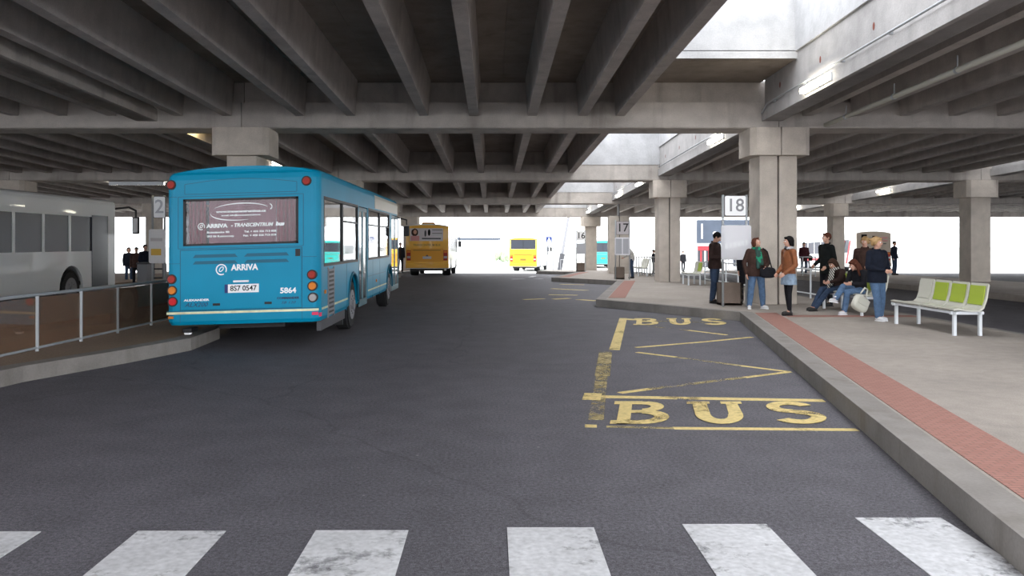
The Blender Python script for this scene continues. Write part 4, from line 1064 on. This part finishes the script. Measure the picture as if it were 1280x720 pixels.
    if hair == 'long':
        for s_ in (-1, 0, 1): b.cap(hp((s_*.055, .075, -.02)), hp((s_*.075, .085, -.26)), .05*sc, .034*sc)
        for s_ in (-1, 1): b.cap(hp((s_*.085, .01, -.05)), hp((s_*.10, -.02, -.24)), .028*sc, .024*sc)
    if hair == 'hood':
        b.ell(hp((0, .03, .02)), tuple(v*sc for v in (.105, .112, .125)), 3, rot=hr); b.cap(hp((0, .07, 0)), hp((0, .09, -.16)), .08*sc, .06*sc)
    o = b.build('hair', hairm, root); remesh(o, vs, 3)
    # top
    gt = girth; b = MB()
    hem_ = hem*sc
    chest_up = j['chest']*.35+j['neck']*.65
    pz = j['pelvis'].copy()
    low = V((pz.x, pz.y, hem_)) if hem_ < pz.z-.03 else pz+V((0, 0, -.04))
    rg = [(low, .175, .135), (pz.lerp(j['waist'], .0), .178, .135), (j['waist'], .160, .122), (j['chest'], .178, .130), (chest_up, .150, .100), (j['neck']+V((0, 0, -.01)), .075, .07), (j['neck']+V((0, 0, .03)), .066, .066)]
    b.loft([ellring(c_, rx*sc*gt, ry*sc*gt) for c_, rx, ry in rg])
    for s_ in 'LR':
        b.cap(chest_up, j['sh'+s_], .075*sc*gt, .068*sc); b.cap(j['sh'+s_], j['el'+s_], .068*sc*(gt*.5+.5), .056*sc); 
        we = j['el'+s_].lerp(j['wr'+s_], .95); b.cap(j['el'+s_], we, .056*sc, .043*sc)
    o = b.build('jacket', top, root); remesh(o, vs*1.1, 5)
    if det and not scarf:
        b = MB(); n_ = j['neck']
        for i in range(12):
            a0, a1 = 2*PI*i/12, 2*PI*(i+1)/12
            if i == 8: continue
            b.cap(n_+V((.072*math.cos(a0), .068*math.sin(a0), .012-.03*math.sin(a0)*-1))*1, n_+V((.072*math.cos(a1), .068*math.sin(a1), .012+.03*math.sin(a1))), .019*sc)
        b.build('collar', top, root, smooth=True)
    # bottom
    b = MB()
    b.loft([ellring(c_, rx*sc*(gt*.6+.4), ry*sc*(gt*.6+.4)) for c_, rx, ry in ((j['pelvis']+V((0, 0, -.09)), .13, .10), (j['pelvis']+V((0, 0, -.02)), .165, .122), (j['waist'], .14, .105))])
    tight = legs == 'tights'
    for s_ in 'LR':
        r0, r1, r2 = (.082, .054, .040) if tight else (.092, .068, .062)
        r0 *= (gt*.6+.4); r1 *= (gt*.6+.4)
        b.cap(j['hip'+s_], j['knee'+s_], r0*sc, r1*sc); 
        e_ = j['knee'+s_].lerp(j['ank'+s_], .97)
        mid = j['knee'+s_].lerp(j['ank'+s_], .35)
        b.cap(j['knee'+s_], mid, r1*sc, (r1 if not tight else .052)*sc); b.cap(mid, e_, (r1 if not tight else .052)*sc, r2*sc)
    o = b.build('tights' if tight else 'trousers', bottom, root); remesh(o, vs*1.1, 5)
    if skirt:
        b = MB(); b.loft([ellring(V((j['pelvis'].x, j['pelvis'].y, z*sc)), rx*sc, ry*sc) for z, rx, ry in ((.68, .205, .165), (.80, .195, .155), (.93, .175, .135), (1.0, .15, .12))]); o = b.build('skirt', skirt, root); remesh(o, .012, 2)
    for s_ in 'LR':
        f = j['foot'+s_]; a = j['ank'+s_]
        rot = f.to_track_quat('-Y', 'Z').to_matrix()
        b = MB()
        fc = a+rot @ V((0, -.055*sc, -.035*sc))
        b.ell(fc, (.045*sc, .135*sc, .042*sc), 3, rot=rot); b.cap(a+rot @ V((0, .01, -.03)), a+V((0, 0, .03)), .045*sc, .042*sc); b.ell(a+rot @ V((0, -.13*sc, -.05*sc)), (.043*sc, .06*sc, .028*sc), 2, rot=rot)
        o = b.build('shoe', shoes, root); remesh(o, .011, 3)
        b = MB(); b.loft([[tuple(a+rot @ V((u*sc, v*sc, z*sc))) for u, v in ((-.04, .05), (-.045, -.08), (-.03, -.175), (0, -.19), (.03, -.175), (.045, -.08), (.04, .05), (0, .065))] for z in (-.0855, -.066)])
        b.build('sole', 'white' if shoes == 'shoe_white' else 'rubber', o)
    if scarf:
        b = MB(); n_ = j['neck']
        for i in range(10):
            a0, a1 = 2*PI*i/10, 2*PI*(i+1)/10
            b.cap(n_+V((.075*math.cos(a0), .07*math.sin(a0)-.01, .02+.01*math.sin(a0*3)))*1, n_+V((.075*math.cos(a1), .07*math.sin(a1)-.01, .02+.01*math.sin(a1*3))), .034*sc)
        if scarf[1]:
            for dx, ln in ((-.035, .42), (.03, .34)):
                for k_ in range(3): b.cap(n_+V((dx+.01*k_, -.09, 0)), n_+V((dx*1.3+.012*k_, -.165*gt, -ln)), .028, .032)
        o = b.build('scarf', scarf[0], root); remesh(o, .012, 2)
    return root
def bag(root, loc, size, m, label, strap=None, rz=0, name='handbag'):
    mw = Matrix.Translation(root.location) @ Matrix.Rotation(root.rotation_euler.z, 4, 'Z')
    p = mw @ V(loc); r = empty(name, p, root.rotation_euler.z+rz); tag(r, label, 'bag')
    b = MB(); w, d, h = size
    b.ell((0, 0, h/2), (1, 1, 1), 4)
    for v in b.b.verts:
        q = v.co-V((0, 0, h/2)); q = V([math.copysign(abs(c_)**.55, c_) for c_ in q]); v.co = V((q.x*w/2, q.y*d/2*(1-.25*q.z), h/2+q.z*h/2*(1-.12*q.x*q.x)))
    b.build('bag_body', m, r, smooth=True)
    MB().box((0, -d/2+.0, h*.62), (w*.78, .02, h*.42), bev=.008).build('flap', m, r)
    if strap:
        b = MB(); pts = [mw.to_3x3() @ V(q) for q in strap]
        mi = Matrix.Rotation(-r.rotation_euler.z, 3, 'Z'); pts = [mi @ q for q in pts]
        b.path(pts, .014, 8); b.build('strap', m, r)
    return r
G1 = 'people waiting at the platforms'
# 1 man behind the sign
person('man in dark brown jacket looking down, left of the timetable panel of stop 18', XP(893.5, 20.9), 20.9, .9, 1.80, hair='short', hairm='hair_dark', top='cloth_darkbrown', bottom='denim_dark', pitch=.55, yaw=.3, girth=1.15,
       J=dict(wrR=(-.12, -.26, 1.12), wrL=(.10, -.27, 1.10), elR=(-.27, -.02, 1.13), elL=(.27, -.02, 1.13), head=(0, -.06, 1.61), chest=(0, -.01, 1.28), ankL=(.09, .10, .085), kneeL=(.1, .04, .49)))
# black-clad person behind the panel
person('person in black mostly hidden behind the timetable panel of stop 18', XP(932.5, 20.5), 20.55, -.5, 1.66, hair='bob', hairm='hair_brown', top='cloth_black', bottom='cloth_black', hem=.55, girth=.8, J=dict(shL=(.15, 0, 1.41), shR=(-.15, 0, 1.41), elL=(.18, .03, 1.12), elR=(-.18, .03, 1.12), wrL=(.17, -.05, .88), wrR=(-.17, -.05, .88)))
# 2 woman brown coat
w2 = person('woman in dark brown coat, green scarf and blue jeans looking up', XP(945.5, 19.1), 19.1, .05, 1.64, hair='bob', hairm='hair_auburn', top='cloth_brown', bottom='denim', shoes='shoe_white', pitch=-.42, yaw=.55, girth=1.3, hem=.80,
            scarf=('scarf_green', True), J=dict(wrR=(-.27, -.05, .86), elR=(-.30, .03, 1.13), elL=(.30, .0, 1.13), wrL=(.13, -.26, 1.02), kneeL=(.13, -.02, .49), kneeR=(-.14, -.02, .49), ankL=(.17, .02, .085), ankR=(-.17, .02, .085), footL=(.35, -1, 0), footR=(-.35, -1, 0)))
bag(w2, (.15, -.30, .72), (.36, .13, .25), 'cloth_black', 'black shoulder bag held in front of the woman with the green scarf', strap=[(.12, .05, .2), (.06, .18, .6), (-.04, .2, .68)])
# 3 woman leather jacket, profile left
person('woman in a tan leather jacket, denim skirt and black tights seen from the side', XP(986, 17.4), 17.4, -1.35, 1.66, hair='bob', hairm='hair_dark', top='leather_tan', bottom='cloth_black', shoes='shoe_black', skirt='denim_light', legs='tights', hem=.90, scarf=('scarf_grey', False), yaw=-.1,
       J=dict(wrL=(.16, -.20, .93), wrR=(-.14, -.20, .93), elL=(.24, .02, 1.12), elR=(-.24, .02, 1.12), kneeL=(.07, -.03, .49), kneeR=(-.07, .0, .49), ankL=(.07, -.02, .085), ankR=(-.07, .06, .085)))
# 4 man in dark suit, profile left
person('young man in a dark suit jacket standing in profile behind the bench', XP(1033, 19.9), 19.9, -1.25, 1.76, hair='short', hairm='hair_auburn', top='suit', bottom='cloth_black', hem=.78, yaw=-.15,
       J=dict(wrL=(.20, -.17, .95), wrR=(-.16, -.22, .98), head=(0, .0, 1.63)))
# seated base
def seat(hip=.52, spread=.09, kn=(.0, .0), feetfwd=.0):
    return dict(pelvis=(0, .0, hip+.04), waist=(0, .02, hip+.15), chest=(0, -.01, hip+.31), neck=(0, -.06, hip+.47), head=(0, -.13, hip+.60), hipL=(.09, -.02, hip), hipR=(-.09, -.02, hip),
                kneeL=(.11, -.44, .50), kneeR=(-.11, -.44, .50), ankL=(.11, -.50-feetfwd, .085), ankR=(-.11, -.50-feetfwd, .085), shL=(.18, -.05, hip+.41), shR=(-.18, -.05, hip+.41),
                elL=(.22, -.12, hip+.16), elR=(-.22, -.12, hip+.16), wrL=(.10, -.33, hip+.16), wrR=(-.10, -.33, hip+.16))
s5 = seat(); s5.update(head=(0, -.20, 1.10), neck=(0, -.11, .98), ankL=(.10, -.78, .085), ankR=(-.06, -.70, .085), kneeL=(.10, -.42, .46), kneeR=(-.10, -.42, .50), elL=(.22, -.18, .74))
person('seated girl with brown hair and striped scarf leaning forward on the bench', XP(1049, 18.75), 18.75, -1.25, 1.66, J=s5, hair='long', hairm='hair_brown', top='cloth_darkbrown', bottom='denim_dark', shoes='shoe_black', scarf=('scarf_stripe', True), pitch=.5, yaw=.25, hem=.5)
s6 = seat(); s6.update(kneeR=(-.04, -.46, .62), ankR=(.06, -.80, .36), footR=(0, -1, .15), kneeL=(.08, -.46, .50), ankL=(.05, -.52, .085), head=(0, -.18, 1.09))
person('seated girl with reddish hair, black jacket, crossed blue jeans legs and white trainers', XP(1074, 17.75), 17.75, -1.12, 1.68, J=s6, hair='long', hairm='hair_auburn', top='cloth_black', bottom='denim', shoes='shoe_white', pitch=.45, yaw=-.2, hem=.5)
# 7 blond behind
person('blond person in a brown jacket standing behind the seated girls', 8.50, 18.9, -.55, 1.66, hair='mop', hairm='hair_blond', top='cloth_brown', bottom='denim_dark', shoes='shoe_white', pitch=.15, yaw=-.2,
       J=dict(wrR=(-.14, -.26, 1.05), wrL=(.12, -.25, 1.05), ankL=(-.0, -.1, .085)))
# 8 blond front
w8 = person('blond person in black jacket and blue jeans standing with hands together', XP(1096, 16.15), 16.15, .35, 1.64, hair='mop', hairm='hair_blond', top='cloth_navy', bottom='denim', shoes='shoe_white', yaw=.35, pitch=.05, girth=1.25, hem=.80, scarf=None,
            J=dict(wrR=(-.05, -.26, 1.06), wrL=(.09, -.26, 1.06), elR=(-.26, -.02, 1.12), elL=(.27, -.02, 1.12), kneeR=(-.04, -.05, .49), ankR=(.03, .0, .085), ankL=(.13, .04, .085), kneeL=(.11, -.02, .49)))
bag(w8, (-.38, .10, .20), (.36, .14, .32), 'shell_cream', 'cream cloth bag hanging low beside the blond person in the black jacket', strap=[(-.08, 0, .34), (-.03, .0, .48), (.04, .0, .48), (.08, 0, .34)], name='shopping_bag').rotation_euler.y = .45
# far people
FG = 'distant people around the terminal'
def far(label, px, y, rz, H, **k):
    dz = k.pop('dz', .2); return person(label, XP(px, y), y, rz, H, dz=dz, det=False, group=FG, **k)
far('person in pale top and dark trousers leaning forward beside stop 17', 790, 37.5, -1.9, 1.66, hair='short', hairm='hair_blond', top='cloth_pale', bottom='denim_dark', pitch=.2,
    J=dict(head=(0, -.22, 1.54), neck=(0, -.15, 1.41), chest=(0, -.06, 1.25), shL=(.18, -.13, 1.36), shR=(-.18, -.13, 1.36), elL=(.22, -.2, 1.1), elR=(-.22, -.2, 1.1), wrL=(.15, -.38, 1.0), wrR=(-.15, -.38, 1.0)))
p9 = far('person in dark maroon clothes walking in front of the beige and white coach', 1005, 44.5, -.3, 1.72, hair='short', top='cloth_maroon', bottom='denim_dark', hem=.7, J=dict(ankL=(.1, .12, .085), ankR=(-.1, -.1, .085)))
bag(p9, (.32, -.05, .72), (.22, .12, .30), 'hair_brown', 'brown bag carried by the person in maroon', strap=[(0, 0, .28), (-.06, 0, .45)], name='carrier_bag')
far('person in dark blue at the right edge beyond the lime bench', 1118, 43, .6, 1.76, hair='short', top='cloth_navy', bottom='denim_dark')
far('small distant person in black between the second column and the shop building', 854, 68, .2, 1.72, hair='short', top='cloth_black', bottom='cloth_black', dz=0, J=dict(ankL=(.12, .15, .085), ankR=(-.12, -.12, .085)))
far('distant person in a dark top and pale trousers behind the thin grey railing', 817, 55, 1.0, 1.62, hair='short', top='cloth_navy', bottom='cloth_pale', dz=0)
far('person in black stepping towards the poster bus at its left corner', 500.5, 47.5, .4, 1.76, hair='short', top='cloth_black', bottom='cloth_black')
far('second person in a dark jacket and grey trousers beside the poster bus', 495.5, 45.5, -2.6, 1.72, hair='short', top='cloth_darkbrown', bottom='cloth_grey')
sL = seat()
far('person in a brown jacket over red seen at the left edge above the glass railing', 170.5, 33.5, .3, 1.60, dz=0, hair='short', top='cloth_brown', bottom='cloth_black', J=dict(wrL=(.15, -.25, 1.1)))
far('person in a dark blue jacket standing left of the sign numbered 2', 181.5, 33.0, .9, 1.70, dz=0, hair='short', top='cloth_navy', bottom='cloth_black')
far('smaller person in red beside the one in dark blue at the left edge', 175.5, 34.5, -.4, 1.40, dz=0, hair='bob', hairm='hair_brown', top='cloth_red', bottom='cloth_pale')
far('woman in a dark coat at the far left edge by the white coach mirror', 161, 36, .5, 1.6, dz=0, hair='bob', hairm='hair_brown', top='cloth_navy', bottom='denim_dark')
# left background box and stand
y = 27.; r = empty('waste_container', (XP(181, y), y, gz(y)+.0)); tag(r, 'dark grey box container beyond the glass railing left of the sign numbered 2', 'container')
k_ = y/F; zt = CH-(328-CY)*k_-gz(y)
MB().bb(-.17, .17, -.2, .2, .2, zt-.06, bev=.02).build('body', 'mid_grey', r); MB().bb(-.19, .19, -.22, .22, zt-.06, zt, bev=.02).build('lid', 'dark_grey', r)
for sx_ in (-.13, .13):
    for sy_ in (-.15, .15): MB().bb(sx_-.02, sx_+.02, sy_-.02, sy_+.02, 0, .2).build('leg', 'shop_red', r)
y = 27.5; r = empty('newspaper_stand', (XP(198, y), y, gz(y))); tag(r, 'low dark slatted stand beyond the glass railing beside the teal bus', 'stand')
for i in range(3): MB().bb(-.2, .2, -.15, .15, .25+.3*i, .29+.3*i).build('shelf', 'black', r)
for sx_ in (-.2, .2): MB().bb(sx_-.02, sx_+.02, -.15, .15, 0, 1.05).build('side_frame', 'mid_grey', r)

# ------------------------------------------------------------------ light and camera
w = bpy.data.worlds.new('overcast'); S.world = w; w.use_nodes = True
nt = w.node_tree; bg = nt.nodes['Background']
bg.inputs[0].default_value = (.93, .96, 1.0, 1); bg.inputs[1].default_value = 3.9
cam = bpy.data.cameras.new('camera'); co = bpy.data.objects.new('camera', cam); C.objects.link(co)
co.location = (0, 0, CH); co.rotation_euler = (PI/2, 0, 0)
cam.sensor_width = 36; cam.lens = F/1280*36; cam.shift_x = (640-CX)/1280; cam.shift_y = (CY-360)/1280
cam.clip_end = 800
S.camera = co
vs = S.view_settings; vs.view_transform = 'Standard'; vs.look = 'None'; vs.exposure = 0.36; vs.gamma = 1.0; vs.use_curve_mapping = False
